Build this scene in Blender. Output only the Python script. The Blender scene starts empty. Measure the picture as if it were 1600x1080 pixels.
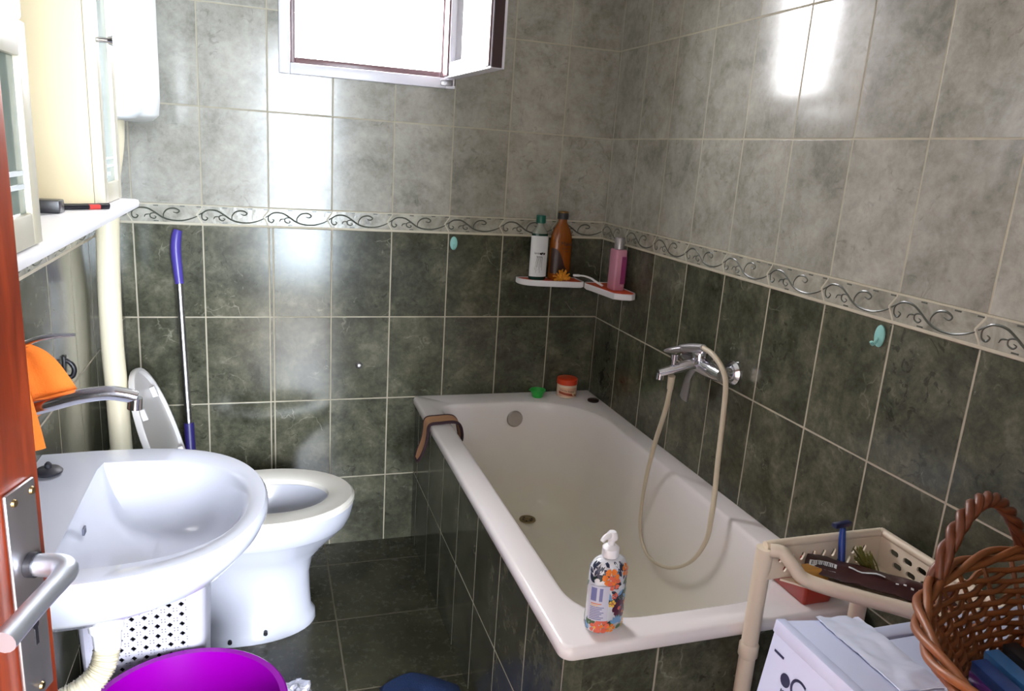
import bpy, bmesh, math, random
from mathutils import Vector, Matrix, noise
random.seed(7)
PI = math.pi
S = bpy.context.scene
COL = S.collection

# ---------------------------------------------------------------- camera, light, exposure
cd = bpy.data.cameras.new('camera'); cam = bpy.data.objects.new('camera', cd); COL.objects.link(cam)
R0 = ((0.9496555840822718, 0.013369264751457575, -0.31301043813484036),
      (-0.3061324368609563, 0.25202237659849497, -0.9180237757243649),
      (0.06661233161308688, 0.9676290531260685, 0.24342722284784898))
M = Matrix(R0).to_4x4(); M.translation = Vector((-1.22508, -2.61964, 1.45932))
cam.matrix_world = M
cd.sensor_fit = 'HORIZONTAL'; cd.sensor_width = 36.0; cd.lens = 36.0 * 1170.825 / 1600.0
cd.clip_start = 0.01
S.camera = cam
vs = S.view_settings
vs.view_transform = 'Standard'; vs.look = 'None'; vs.gamma = 1.0; vs.use_curve_mapping = False
vs.exposure = 0.0

W = bpy.data.worlds.new('sky'); S.world = W; W.use_nodes = True
nt = W.node_tree; nt.nodes.clear()
tc = nt.nodes.new('ShaderNodeTexCoord'); sp = nt.nodes.new('ShaderNodeSeparateXYZ')
rmp = nt.nodes.new('ShaderNodeValToRGB'); bg = nt.nodes.new('ShaderNodeBackground'); out = nt.nodes.new('ShaderNodeOutputWorld')
nt.links.new(tc.outputs['Generated'], sp.inputs[0]); nt.links.new(sp.outputs['Z'], rmp.inputs[0])
rmp.color_ramp.elements[0].position = 0.0; rmp.color_ramp.elements[0].color = (0.13, 0.14, 0.13, 1)
rmp.color_ramp.elements[1].position = 0.22; rmp.color_ramp.elements[1].color = (0.97, 0.965, 1.0, 1)
nt.links.new(rmp.outputs[0], bg.inputs[0]); bg.inputs[1].default_value = 74.0
nt.links.new(bg.outputs[0], out.inputs[0])

def area(name, loc, target, sx, sy, power, color, portal=False):
    l = bpy.data.lights.new(name, 'AREA'); l.shape = 'RECTANGLE'; l.size = sx; l.size_y = sy
    l.energy = power; l.color = color
    o = bpy.data.objects.new(name, l); COL.objects.link(o)
    o.location = loc
    d = Vector(target) - Vector(loc)
    o.rotation_euler = d.to_track_quat('-Z', 'Y').to_euler()
    if portal: l.cycles.is_portal = True
    return o
# daylight coming through the bathroom window (portal only steers sampling of the sky)
area('window_portal', (-0.885, 0.20, 1.98), (-0.885, -1, 1.98), 0.60, 0.62, 1.0, (1, 1, 1), True)
# daylight falling through the glazed balcony door at the end of the hall behind the photographer
area('hall_daylight', (-0.72, -4.72, 1.25), (-0.72, 0, 1.05), 0.90, 2.0, 265.0, (0.72, 0.85, 1.0))

area('hall_fill_portal', (0.72, -3.6, 1.55), (-1, -3.6, 1.55), 1.3, 1.3, 1.0, (1, 1, 1), True)  # sky portal for the side window added as hall fill
area('hall_back_portal', (-0.71, -4.75, 1.2), (-0.71, 0, 1.2), 0.92, 2.1, 1.0, (1, 1, 1), True)

# ---------------------------------------------------------------- helpers
def lin(c):
    if isinstance(c, str):
        c = [int(c[i:i+2], 16) / 255 for i in (0, 2, 4)]
    return tuple((x / 12.92 if x <= 0.04045 else ((x + 0.055) / 1.055) ** 2.4) for x in c) + (1.0,)

class G:
    """tiny node-graph builder"""
    def __init__(s, name):
        s.m = bpy.data.materials.new(name); s.m.use_nodes = True
        s.t = s.m.node_tree; s.t.nodes.clear()
        s.out = s.n('ShaderNodeOutputMaterial')
    def n(s, k, **p):
        x = s.t.nodes.new(k)
        for a, b in p.items(): setattr(x, a, b)
        return x
    def put(s, sock, v):
        if v is None: return
        if hasattr(v, 'is_output') or isinstance(v, bpy.types.NodeSocket): s.t.links.new(v, sock)
        else: sock.default_value = v
    def math(s, op, a, b=None, c=None, clamp=False):
        x = s.n('ShaderNodeMath', operation=op); x.use_clamp = clamp
        s.put(x.inputs[0], a); s.put(x.inputs[1], b)
        if c is not None: s.put(x.inputs[2], c)
        return x.outputs[0]
    def mix(s, f, a, b, bt='MIX'):
        x = s.n('ShaderNodeMix', data_type='RGBA', blend_type=bt)
        s.put(x.inputs[0], f); s.put(x.inputs[6], a); s.put(x.inputs[7], b)
        return x.outputs[2]
    def ramp(s, f, stops):
        x = s.n('ShaderNodeValToRGB'); cr = x.color_ramp
        while len(cr.elements) < len(stops): cr.elements.new(0.5)
        for e, (p, c) in zip(cr.elements, stops):
            e.position = p; e.color = c if len(c) == 4 else tuple(c) + (1,)
        s.put(x.inputs[0], f); return x.outputs[0]
    def noise(s, vec, scale, detail=4, rough=0.55, dist=0.0):
        x = s.n('ShaderNodeTexNoise'); s.put(x.inputs['Vector'], vec)
        x.inputs['Scale'].default_value = scale; x.inputs['Detail'].default_value = detail
        x.inputs['Roughness'].default_value = rough; x.inputs['Distortion'].default_value = dist
        return x.outputs[0]
    def obj(s): return s.n('ShaderNodeTexCoord').outputs['Object']
    def bsdf(s, color, rough=0.4, metal=0.0, bump=None, bdist=0.002, bstr=1.0, spec=0.5, coat=0.0, sss=0.0, trans=0.0, alpha=None, emis=None, estr=0.0, ior=None):
        b = s.n('ShaderNodeBsdfPrincipled')
        s.put(b.inputs['Base Color'], color); s.put(b.inputs['Roughness'], rough); s.put(b.inputs['Metallic'], metal)
        s.put(b.inputs['Specular IOR Level'], spec); s.put(b.inputs['Coat Weight'], coat)
        if sss: b.inputs['Subsurface Weight'].default_value = sss; b.inputs['Subsurface Radius'].default_value = (0.01, 0.008, 0.006)
        if trans: b.inputs['Transmission Weight'].default_value = trans
        if ior: b.inputs['IOR'].default_value = ior
        if alpha is not None: s.put(b.inputs['Alpha'], alpha)
        if emis is not None:
            b.inputs['Emission Color'].default_value = emis; b.inputs['Emission Strength'].default_value = estr
        if bump is not None:
            bp = s.n('ShaderNodeBump'); bp.inputs['Distance'].default_value = bdist; bp.inputs['Strength'].default_value = bstr
            s.put(bp.inputs['Height'], bump); s.t.links.new(bp.outputs[0], b.inputs['Normal'])
        s.t.links.new(b.outputs[0], s.out.inputs[0]); return b

MC = {}
def pm(name, col, rough=0.4, metal=0.0, var=0.06, vscale=9.0, bump=0.0, bscale=60.0, **k):
    """plain material with a little procedural mottling"""
    if name in MC: return MC[name]
    g = G(name); v = g.obj(); c = lin(col)
    if var:
        d = tuple(x * (1 - var) for x in c[:3]) + (1,); l = tuple(min(1, x * (1 + var)) for x in c[:3]) + (1,)
        cc = g.mix(g.noise(v, vscale, 4), d, l)
    else: cc = c
    g.bsdf(cc, rough, metal, bump=g.noise(v, bscale, 3) if bump else None, bdist=bump, **k)
    MC[name] = g.m; return g.m

# --- tile materials -------------------------------------------------------------
TW = 0.203; RH = 0.30407; ZB = 1.18117; HB = 0.06223
def tile_mat(name, hax, hoff, dark, light, zrow='wall', extra=None, row0=0.0, gcol='b9b09c', veins=.62):
    """glazed tiles laid in a grid; hax = axis the columns run along, hoff = a column joint"""
    g = G(name); pos = g.obj(); s = g.n('ShaderNodeSeparateXYZ'); g.put(s.inputs[0], pos)
    h = s.outputs[hax]
    if zrow == 'wall':
        z = s.outputs['Z']
        up = g.math('GREATER_THAN', z, ZB + HB / 2)
        rowv = g.math('DIVIDE', g.math('SUBTRACT', z, g.math('MULTIPLY_ADD', up, HB, ZB)), RH)
        rs = RH
    elif zrow == 'panel':
        z = s.outputs['Z']; up = 0.0
        rowv = g.math('DIVIDE', g.math('SUBTRACT', z, row0), RH); rs = RH
    else:
        z = s.outputs['Y']; up = 0.0
        rowv = g.math('DIVIDE', g.math('SUBTRACT', z, row0), 0.335); rs = 0.335
    tw = TW if zrow != 'floor' else 0.335
    colv = g.math('DIVIDE', g.math('SUBTRACT', h, hoff), tw)
    def edge(v, size):
        f = g.math('FRACT', v)
        return g.math('MULTIPLY', g.math('SUBTRACT', 0.5, g.math('ABSOLUTE', g.math('SUBTRACT', f, 0.5))), size)
    wob = g.math('MULTIPLY', g.math('SUBTRACT', g.noise(pos, 14.0, 3), 0.5), 0.0022)
    e = g.math('ADD', g.math('MINIMUM', edge(colv, tw), edge(rowv, rs)), wob)
    if extra is not None:
        x2 = g.math('ADD', g.math('ABSOLUTE', g.math('SUBTRACT', h, extra)), g.math('MULTIPLY', up, 9.0))
        e = g.math('MINIMUM', e, x2)
    mr = g.n('ShaderNodeMapRange'); mr.interpolation_type = 'SMOOTHSTEP'
    g.put(mr.inputs[0], e); mr.inputs[1].default_value = 0.0013; mr.inputs[2].default_value = 0.0030
    tmask = mr.outputs[0]
    # per tile id
    idv = g.n('ShaderNodeCombineXYZ'); g.put(idv.inputs[0], g.math('FLOOR', colv)); g.put(idv.inputs[1], g.math('FLOOR', rowv)); g.put(idv.inputs[2], up)
    wn = g.n('ShaderNodeTexWhiteNoise', noise_dimensions='3D'); g.put(wn.inputs['Vector'], idv.outputs[0])
    off = g.n('ShaderNodeVectorMath', operation='MULTIPLY_ADD'); g.put(off.inputs[0], wn.outputs['Color']); off.inputs[1].default_value = (7, 9, 5); g.put(off.inputs[2], pos)
    v = off.outputs[0]
    cloud = g.noise(v, 8.0, 8, 0.66, 0.35)
    fine = g.noise(v, 45.0, 6, 0.75, 0.2)
    cl = g.math('ADD', g.math('MULTIPLY', cloud, 0.66), g.math('MULTIPLY', fine, 0.34))
    dk = g.ramp(cl, [(0.34, lin(dark[0])), (0.47, lin(dark[1])), (0.55, lin(dark[2])), (0.65, lin(dark[3]))])
    if zrow == 'wall':
        lt = g.ramp(cl, [(0.35, lin(light[0])), (0.5, lin(light[1])), (0.64, lin(light[2]))])
        c = g.mix(up, dk, lt)
    else: c = dk
    # dark chips and pale veins
    sp1 = g.noise(v, 26.0, 3, 0.6, 1.6); band = g.noise(v, 5.0, 2)
    chips = g.math('MULTIPLY', g.math('SUBTRACT', sp1, 0.60, clamp=True), g.math('SUBTRACT', band, 0.44, clamp=True))
    chips = g.math('MULTIPLY', chips, 90.0, clamp=True)
    amt = g.math('MULTIPLY_ADD', up, -0.42, 0.75)
    c = g.mix(g.math('MULTIPLY', chips, g.math('MULTIPLY', amt, 0.35 + 0.65 * min(1.0, veins))), c, lin('23251c'))
    fl = g.math('MULTIPLY', g.math('MULTIPLY', g.math('SUBTRACT', g.noise(v, 31.0, 4, 0.65, 2.2), 0.63, clamp=True), g.math('SUBTRACT', g.noise(v, 6.0, 2), 0.50, clamp=True)), 110.0, clamp=True)
    c = g.mix(g.math('MULTIPLY', fl, g.math('MULTIPLY_ADD', up, -0.25 * veins, 0.5 * veins)), c, lin('a9a897'))
    vd = g.n('ShaderNodeVectorMath', operation='MULTIPLY_ADD')
    g.put(vd.inputs[0], g.n('ShaderNodeTexNoise').outputs['Color']); vd.inputs[1].default_value = (0.12, 0.12, 0.12); g.put(vd.inputs[2], v)
    nz = vd.inputs[0].links[0].from_node; g.put(nz.inputs['Vector'], v); nz.inputs['Scale'].default_value = 11.0; nz.inputs['Detail'].default_value = 4
    vo = g.n('ShaderNodeTexVoronoi', feature='DISTANCE_TO_EDGE'); g.put(vo.inputs['Vector'], vd.outputs[0]); vo.inputs['Scale'].default_value = 7.5
    vein = g.math('SUBTRACT', 1.0, g.math('DIVIDE', vo.outputs['Distance'], 0.022), clamp=True)
    vein = g.math('MULTIPLY', vein, g.math('MULTIPLY', g.math('SUBTRACT', g.noise(v, 9.0, 4), 0.56, clamp=True), 9.0, clamp=True))
    c = g.mix(g.math('MULTIPLY', vein, g.math('MULTIPLY', g.math('MULTIPLY_ADD', up, -0.3, 0.5), veins)), c, lin('b9b6a4'))
    tint = g.math('MULTIPLY_ADD', wn.outputs['Value'], 0.14, 0.93)
    hs = g.n('ShaderNodeHueSaturation'); hs.inputs['Saturation'].default_value = 1.0; g.put(hs.inputs['Value'], tint); g.put(hs.inputs['Color'], c); c = hs.outputs[0]
    grout = g.mix(g.noise(pos, 20, 4), tuple(x * .72 for x in lin(gcol)[:3]) + (1,), lin(gcol))
    col = g.mix(tmask, grout, c)
    rough = g.math('MULTIPLY_ADD', tmask, -0.62, 0.75)
    rough = g.math('ADD', rough, g.math('MULTIPLY', fine, 0.05 if zrow != 'floor' else 0.25))
    hgt = g.math('ADD', g.math('MULTIPLY', tmask, 0.9), g.math('MULTIPLY', g.noise(v, 70, 3), 0.10))
    g.bsdf(col, rough, bump=hgt, bdist=0.0010, bstr=0.7, spec=0.4)
    return g.m
DK = ('2d2e22', '46473a', '585849', '716f5f'); LT = ('7c7a71', '9c9990', 'afaca3')
B0 = -0.19266; R_0 = -0.21838
m_back = tile_mat('glazed_tile_back', 'X', B0, DK, LT, extra=B0 - 5 * TW + 0.013)
m_right = tile_mat('glazed_tile_right', 'Y', R_0, DK, LT)
m_left = tile_mat('glazed_tile_left', 'Y', -0.66, DK, LT)
m_front = tile_mat('glazed_tile_front', 'X', -0.05, DK, LT)
m_panx = tile_mat('glazed_tile_bath_side', 'Y', -0.277, DK, LT, 'panel', row0=0.275)
m_pany = tile_mat('glazed_tile_bath_end', 'X', -0.495, DK, LT, 'panel', row0=0.275)
FK = ('2c2b1f', '37362a', '403f31', '4a4839')
m_floor = tile_mat('floor_tile', 'X', -1.022, FK, LT, 'floor', row0=-0.152, gcol='6a6250', veins=.12)

porc = pm('white_porcelain', 'c3c6d3', 0.12, var=0.02, coat=0.3)
def enamel_mat():
    g = G('bath_enamel'); p = g.obj(); s = g.n('ShaderNodeSeparateXYZ'); g.put(s.inputs[0], p)
    f = g.math('MULTIPLY_ADD', s.outputs['Z'], -2.6, -0.05, clamp=True)      # limescale stain, deeper towards the drain
    f = g.math('MULTIPLY', f, g.math('MULTIPLY_ADD', g.noise(p, 5, 4), 0.8, 0.45), clamp=True)
    g.bsdf(g.mix(f, lin('eae3e3'), lin('e6dfcb')), 0.2); return g.m
enamel = enamel_mat()
whitepl = pm('white_plastic', 'ecebf0', 0.35, var=0.03)
creampl = pm('cream_plastic', 'e0d2bd', 0.42, var=0.05)
creamlam = pm('cream_laminate', 'd4c5a2', 0.35, var=0.03)
doorlam = pm('cream_door_paint', 'c6c0ac', 0.3, var=0.03)
pipecr = pm('cream_pipe_plastic', 'e6ddc2', 0.35, var=0.06, vscale=4)
chrome = pm('chrome', 'dcdce4', 0.14, 1.0, var=0.03)
steel = pm('brushed_steel', 'bab6ba', 0.42, 1.0, var=0.05)
alu = pm('satin_aluminium', 'd3dae6', 0.42, 1.0, var=0.04)
darkpl = pm('black_plastic', '1b1a20', 0.35, var=0.1)
blackrub = pm('black_rubber', '23222a', 0.5, var=0.1)
whitewall = pm('white_plaster', 'f2f1ee', 0.8, var=0.03, bump=0.0006)
orange = pm('orange_cloth', 'e0701c', 0.8, var=0.12, vscale=30, bump=0.001, bscale=300)
hose_m = pm('cream_hose', 'cdbfa8', 0.4, var=0.08, vscale=40)
purple = pm('purple_plastic', '4a3f96', 0.35, var=0.05)
magenta = pm('magenta_plastic', '7c008a', 0.22, var=0.05)
orangepl = pm('orange_plastic', 'e2502a', 0.4, var=0.06)
turq = pm('turquoise_plastic', '8cc6c0', 0.4, var=0.05)
grout_m = pm('border_grout', 'bbb3a0', 0.8, var=0.1)
def wood():
    g = G('mahogany_door'); p = g.obj()
    mp = g.n('ShaderNodeMapping'); g.put(mp.inputs[0], p); mp.inputs['Scale'].default_value = (14, 14, 1.2)
    n = g.noise(mp.outputs[0], 4, 6, 0.6, 0.8)
    c = g.ramp(n, [(0.3, lin('5a1d0c')), (0.52, lin('752a12')), (0.7, lin('8c3719'))])
    g.bsdf(c, 0.33, coat=0.2); return g.m
mahog = wood()

# --- mesh helpers ------------------------------------------------------------------
def V(*a): return Vector(a)
def new(): return bmesh.new()
def box(bm, x0, x1, y0, y1, z0, z1, bev=0.0, seg=2, mi=0):
    vs_ = [bm.verts.new((x, y, z)) for z in (z0, z1) for y in (y0, y1) for x in (x0, x1)]
    fs = []
    for q in ((0, 2, 3, 1), (4, 5, 7, 6), (0, 1, 5, 4), (2, 6, 7, 3), (0, 4, 6, 2), (1, 3, 7, 5)):
        f = bm.faces.new([vs_[i] for i in q]); f.material_index = mi; fs.append(f)
    if bev:
        ed = set(e for f in fs for e in f.edges)
        r = bmesh.ops.bevel(bm, geom=list(ed), offset=bev, segments=seg, affect='EDGES', profile=0.5)
        for f in r['faces']: f.material_index = mi
    return vs_
def loft(bm, rings, cap0=True, cap1=True, closed=True, mi=0):
    rr = [[bm.verts.new(p) for p in r] for r in rings]
    n = len(rr[0])
    for a, b in zip(rr, rr[1:]):
        for i in range(n if closed else n - 1):
            j = (i + 1) % n
            f = bm.faces.new((a[i], a[j], b[j], b[i])); f.material_index = mi
    if cap0: bm.faces.new(list(reversed(rr[0]))).material_index = mi
    if cap1: bm.faces.new(rr[-1]).material_index = mi
    return rr
def lathe(bm, prof, c=(0, 0, 0), seg=32, cap0=True, cap1=True, sx=1.0, sy=1.0, mi=0):
    return loft(bm, [[(c[0] + r * sx * math.cos(2 * PI * i / seg), c[1] + r * sy * math.sin(2 * PI * i / seg), c[2] + z) for i in range(seg)] for r, z in prof], cap0, cap1, mi=mi)
def smooth_path(pts, n=8):
    P = [Vector(p) for p in pts]; o = []
    Q = [P[0] * 2 - P[1]] + P + [P[-1] * 2 - P[-2]]
    for i in range(1, len(Q) - 2):
        a, b, c, d = Q[i-1:i+3]
        for k in range(n):
            t = k / n
            o.append(0.5 * ((2 * b) + (c - a) * t + (2 * a - 5 * b + 4 * c - d) * t * t + (3 * b - a - 3 * c + d) * t ** 3))
    o.append(P[-1]); return o
def tube(bm, path, r, seg=12, caps=True, flat=1.0, mi=0, up=None):
    P = [Vector(p) for p in path]; rings = []; n = len(P)
    t0 = (P[1] - P[0]).normalized()
    nrm = Vector(up) if up else (Vector((0, 0, 1)) if abs(t0.z) < 0.9 else Vector((1, 0, 0)))
    for i in range(n):
        t = (P[min(i + 1, n - 1)] - P[max(i - 1, 0)]).normalized()
        nrm = (nrm - t * nrm.dot(t)).normalized(); b = t.cross(nrm)
        rr = r(i / (n - 1)) if callable(r) else r
        rings.append([P[i] + nrm * (rr * flat * math.cos(2 * PI * k / seg)) + b * (rr * math.sin(2 * PI * k / seg)) for k in range(seg)])
    return loft(bm, rings, caps, caps, mi=mi)
def cyl(bm, a, b, r, seg=20, r2=None, mi=0):
    a = Vector(a); b = Vector(b); r2 = r if r2 is None else r2
    return tube(bm, [a, b], lambda t: r + (r2 - r) * t, seg, mi=mi)
def prism(bm, poly, f0, f1, mi=0):
    """poly: 2-D outline; f0/f1 map (u,v) to the two end positions"""
    return loft(bm, [[f0(*p) for p in poly], [f1(*p) for p in poly]], mi=mi)
def sheet(bm, grid, th, mi=0):
    """grid[i][j] of points -> thin solid with thickness th"""
    g = [[Vector(p) for p in r] for r in grid]; n, m_ = len(g), len(g[0])
    nr = [[None] * m_ for _ in range(n)]
    for i in range(n):
        for j in range(m_):
            du = g[min(i+1, n-1)][j] - g[max(i-1, 0)][j]; dv = g[i][min(j+1, m_-1)] - g[i][max(j-1, 0)]
            q = du.cross(dv); nr[i][j] = q.normalized() if q.length > 1e-9 else Vector((0, 0, 1))
    A = [[bm.verts.new(g[i][j] + nr[i][j] * th / 2) for j in range(m_)] for i in range(n)]
    B = [[bm.verts.new(g[i][j] - nr[i][j] * th / 2) for j in range(m_)] for i in range(n)]
    def q(*a): bm.faces.new(a).material_index = mi
    for i in range(n - 1):
        for j in range(m_ - 1):
            q(A[i][j], A[i+1][j], A[i+1][j+1], A[i][j+1]); q(B[i][j], B[i][j+1], B[i+1][j+1], B[i+1][j])
    for i in range(n - 1):
        q(A[i][0], B[i][0], B[i+1][0], A[i+1][0]); q(A[i][-1], A[i+1][-1], B[i+1][-1], B[i][-1])
    for j in range(m_ - 1):
        q(A[0][j], A[0][j+1], B[0][j+1], B[0][j]); q(A[-1][j], B[-1][j], B[-1][j+1], A[-1][j+1])
def perf(bm, outer, holes, fn, th):
    """flat panel with holes; fn(u,v,w) -> world, w = 0..th"""
    tmp = new(); edges = []
    for lp in [outer] + holes:
        vv = [tmp.verts.new((p[0], p[1], 0)) for p in lp]
        for i in range(len(vv)): edges.append(tmp.edges.new((vv[i], vv[(i + 1) % len(vv)])))
    bmesh.ops.triangle_fill(tmp, use_beauty=True, use_dissolve=False, edges=edges, normal=(0, 0, 1))
    tmp.verts.index_update(); tmp.verts.ensure_lookup_table()
    top = [bm.verts.new(fn(v.co.x, v.co.y, th)) for v in tmp.verts]; bot = [bm.verts.new(fn(v.co.x, v.co.y, 0)) for v in tmp.verts]
    for f in tmp.faces:
        ix = [v.index for v in f.verts]
        bm.faces.new([top[i] for i in ix]); bm.faces.new([bot[i] for i in reversed(ix)])
    for e in tmp.edges:
        if len(e.link_faces) == 1:
            a, b = e.verts[0].index, e.verts[1].index
            bm.faces.new((top[a], top[b], bot[b], bot[a]))
    tmp.free()
def ell(cx, cy, rx, ry, n=32, p=2.0, a0=0.0):
    o = []
    for i in range(n):
        t = a0 + 2 * PI * i / n; c, s = math.cos(t), math.sin(t)
        o.append((cx + rx * math.copysign(abs(c) ** (2 / p), c), cy + ry * math.copysign(abs(s) ** (2 / p), s)))
    return o
def rrect(x0, x1, y0, y1, r, n=6):
    """rounded rectangle, r = one radius or four (x1y1, x0y1, x0y0, x1y0)"""
    r = (r,) * 4 if not isinstance(r, (tuple, list)) else r; o = []
    for (cx, cy, a), q in zip(((x1, y1, 0), (x0, y1, PI / 2), (x0, y0, PI), (x1, y0, 1.5 * PI)), r):
        sx = -1 if cx == x1 else 1; sy = -1 if cy == y1 else 1
        for i in range(n + 1):
            t = a + PI / 2 * i / n
            o.append((cx + sx * q + q * math.cos(t), cy + sy * q + q * math.sin(t)))
    return o
def text_flat(s, size):
    cu = bpy.data.curves.new('lettering', 'FONT'); cu.body = s; cu.size = size; cu.align_x = 'CENTER'; cu.align_y = 'CENTER'
    o = bpy.data.objects.new('lettering', cu); COL.objects.link(o)
    dg = bpy.context.evaluated_depsgraph_get(); dg.update()
    me = bpy.data.meshes.new_from_object(o.evaluated_get(dg))
    vv = [tuple(v.co) for v in me.vertices]; ff = [tuple(p.vertices) for p in me.polygons]
    bpy.data.objects.remove(o); bpy.data.curves.remove(cu); bpy.data.meshes.remove(me)
    return vv, ff
def put_text(bm, s, size, fn, mi=0):
    vv, ff = text_flat(s, size); q = [bm.verts.new(fn(v[0], v[1])) for v in vv]
    for f in ff:
        try: bm.faces.new([q[i] for i in f]).material_index = mi
        except ValueError: pass
def patch(bm, poly, fn, mi=0):
    try: bm.faces.new([bm.verts.new(fn(*p)) for p in poly]).material_index = mi
    except ValueError: pass

def wloc(o):
    p = Vector((0, 0, 0))
    while o: p += Vector(o.location); o = o.parent
    return p
def obj(name, bm, mat, parent=None, loc=None, sharp=40.0, xf=None, world=True, fixn=True):
    """one mesh object; vertices are given in world space unless world=False"""
    if xf is not None: bmesh.ops.transform(bm, matrix=xf, verts=bm.verts)
    if fixn: bmesh.ops.recalc_face_normals(bm, faces=bm.faces)
    base = wloc(parent) if parent else Vector((0, 0, 0))
    l = Vector(loc) if loc is not None else (Vector((0, 0, 0)))
    if world: bmesh.ops.translate(bm, vec=-(base + l), verts=bm.verts)
    th = math.radians(sharp)
    for e in bm.edges:
        if len(e.link_faces) == 2:
            try: e.smooth = e.calc_face_angle() < th
            except ValueError: pass
    for f in bm.faces: f.smooth = True
    me = bpy.data.meshes.new(name); bm.to_mesh(me); bm.free()
    for m_ in (mat if isinstance(mat, (list, tuple)) else [mat]): me.materials.append(m_)
    o = bpy.data.objects.new(name, me); COL.objects.link(o)
    o.location = l
    if parent: o.parent = parent
    return o
def tag(o, label, cat, group=None):
    o['label'] = label; o['category'] = cat
    if group: o['group'] = group
    return o
def thing(name, label, cat, loc, group=None):
    o = bpy.data.objects.new(name, None); COL.objects.link(o); o.location = loc; o.empty_display_size = 0.05
    return tag(o, label, cat, group)
def struct(name, bm, mat, parent=None, **k):
    o = obj(name, bm, mat, parent, **k)
    if not parent: o['kind'] = 'structure'
    return o
def single(name, bm, mat, loc, label, cat, group=None, **k):
    return tag(obj(name, bm, mat, None, loc, **k), label, cat, group)
def mesh_points(bm): return [v for v in bm.verts]

#@@STRUCTURE
XL = -1.652; CEIL = 2.5; YF = -2.47
WX0, WX1, WZ0, WZ1 = -1.150, -0.618, 1.690, 2.28     # window opening
bm = new(); box(bm, XL - 0.1, 0.1, YF, 0.1, -0.1, 0); struct('floor', bm, m_floor)
bm = new(); box(bm, XL - 0.1, 0.1, YF, 0.1, CEIL, CEIL + 0.1); struct('ceiling', bm, whitewall)
bm = new()
for (x0, x1, z0, z1) in ((XL, WX0, 0, CEIL), (WX1, 0, 0, CEIL), (WX0, WX1, 0, WZ0), (WX0, WX1, WZ1, CEIL)):
    box(bm, x0, x1, 0, 0.22, z0, z1)
struct('wall_back', bm, m_back)
bm = new(); box(bm, 0, 0.15, YF, 0.22, 0, CEIL); struct('wall_right', bm, m_right)
bm = new(); box(bm, XL - 0.15, XL, YF, 0.22, 0, CEIL); struct('wall_left', bm, m_left)
DX0, DX1, DZ = -1.63, -0.80, 2.05
bm = new()
for (x0, x1, z0, z1) in ((-2.6, DX0, 0, CEIL), (DX1, 0.6, 0, CEIL), (DX0, DX1, DZ, CEIL)): box(bm, x0, x1, YF - 0.13, YF, z0, z1)
struct('wall_front', bm, [m_front])
bm = new()
box(bm, DX0, DX0 + 0.012, YF - 0.14, YF + 0.01, 0, DZ, 0.003); box(bm, DX1 - 0.02, DX1, YF - 0.14, YF + 0.01, 0, DZ, 0.003); box(bm, DX0, DX1, YF - 0.14, YF + 0.01, DZ - 0.03, DZ, 0.003)
struct('trim_4', bm, mahog)
# hall behind the photographer
HY = -4.6
bm = new(); box(bm, -2.6, 0.6, HY, YF - 0.0, -0.1, -0.001); struct('floor_hall', bm, pm('hall_floor', '8c7a66', 0.4))
bm = new(); box(bm, -2.6, 0.6, HY, YF - 0.131, CEIL, CEIL + 0.1); struct('ceiling_hall', bm, whitewall)
bm = new()
for (y0, y1, z0, z1) in ((HY, -4.25, 0, CEIL), (-2.95, YF - .13, 0, CEIL), (-4.25, -2.95, 0, .9), (-4.25, -2.95, 2.2, CEIL)): box(bm, 0.6, 0.7, y0, y1, z0, z1)
struct('wall_hall_right', bm, whitewall)
bm = new()
for (y0, y1, z0, z1) in ((-4.25, -4.20, .9, 2.2), (-3.0, -2.95, .9, 2.2), (-4.2, -3.0, .9, .95), (-4.2, -3.0, 2.15, 2.2), (-3.63, -3.57, .95, 2.15)): box(bm, 0.63, 0.68, y0, y1, z0, z1)
struct('hall_fill_window', bm, whitepl)  # unseen side window, added to brighten the hall and fill the room
bm = new(); box(bm, -2.7, -2.6, HY, YF - 0.13, 0, CEIL); struct('wall_hall_left', bm, whitewall)
HX0, HX1, HZ1 = -1.17, -0.25, 2.25
bm = new()
for (x0, x1, z0, z1) in ((-2.7, HX0, 0, CEIL), (HX1, 0.7, 0, CEIL), (HX0, HX1, HZ1, CEIL), (HX0, HX1, 0, 0.12)): box(bm, x0, x1, HY - 0.1, HY, z0, z1)
struct('wall_hall_back', bm, whitewall)
bm = new()
for (x0, x1, z0, z1) in ((HX0, HX0 + 0.05, 0.12, HZ1), (HX1 - 0.05, HX1, 0.12, HZ1), (HX0, HX1, HZ1 - 0.06, HZ1), (HX0, HX1, 0.12, 0.2), (HX0, HX1, 1.0, 1.07)): box(bm, x0, x1, HY - 0.08, HY - 0.03, z0, z1)
struct('window_2', bm, whitepl)

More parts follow.
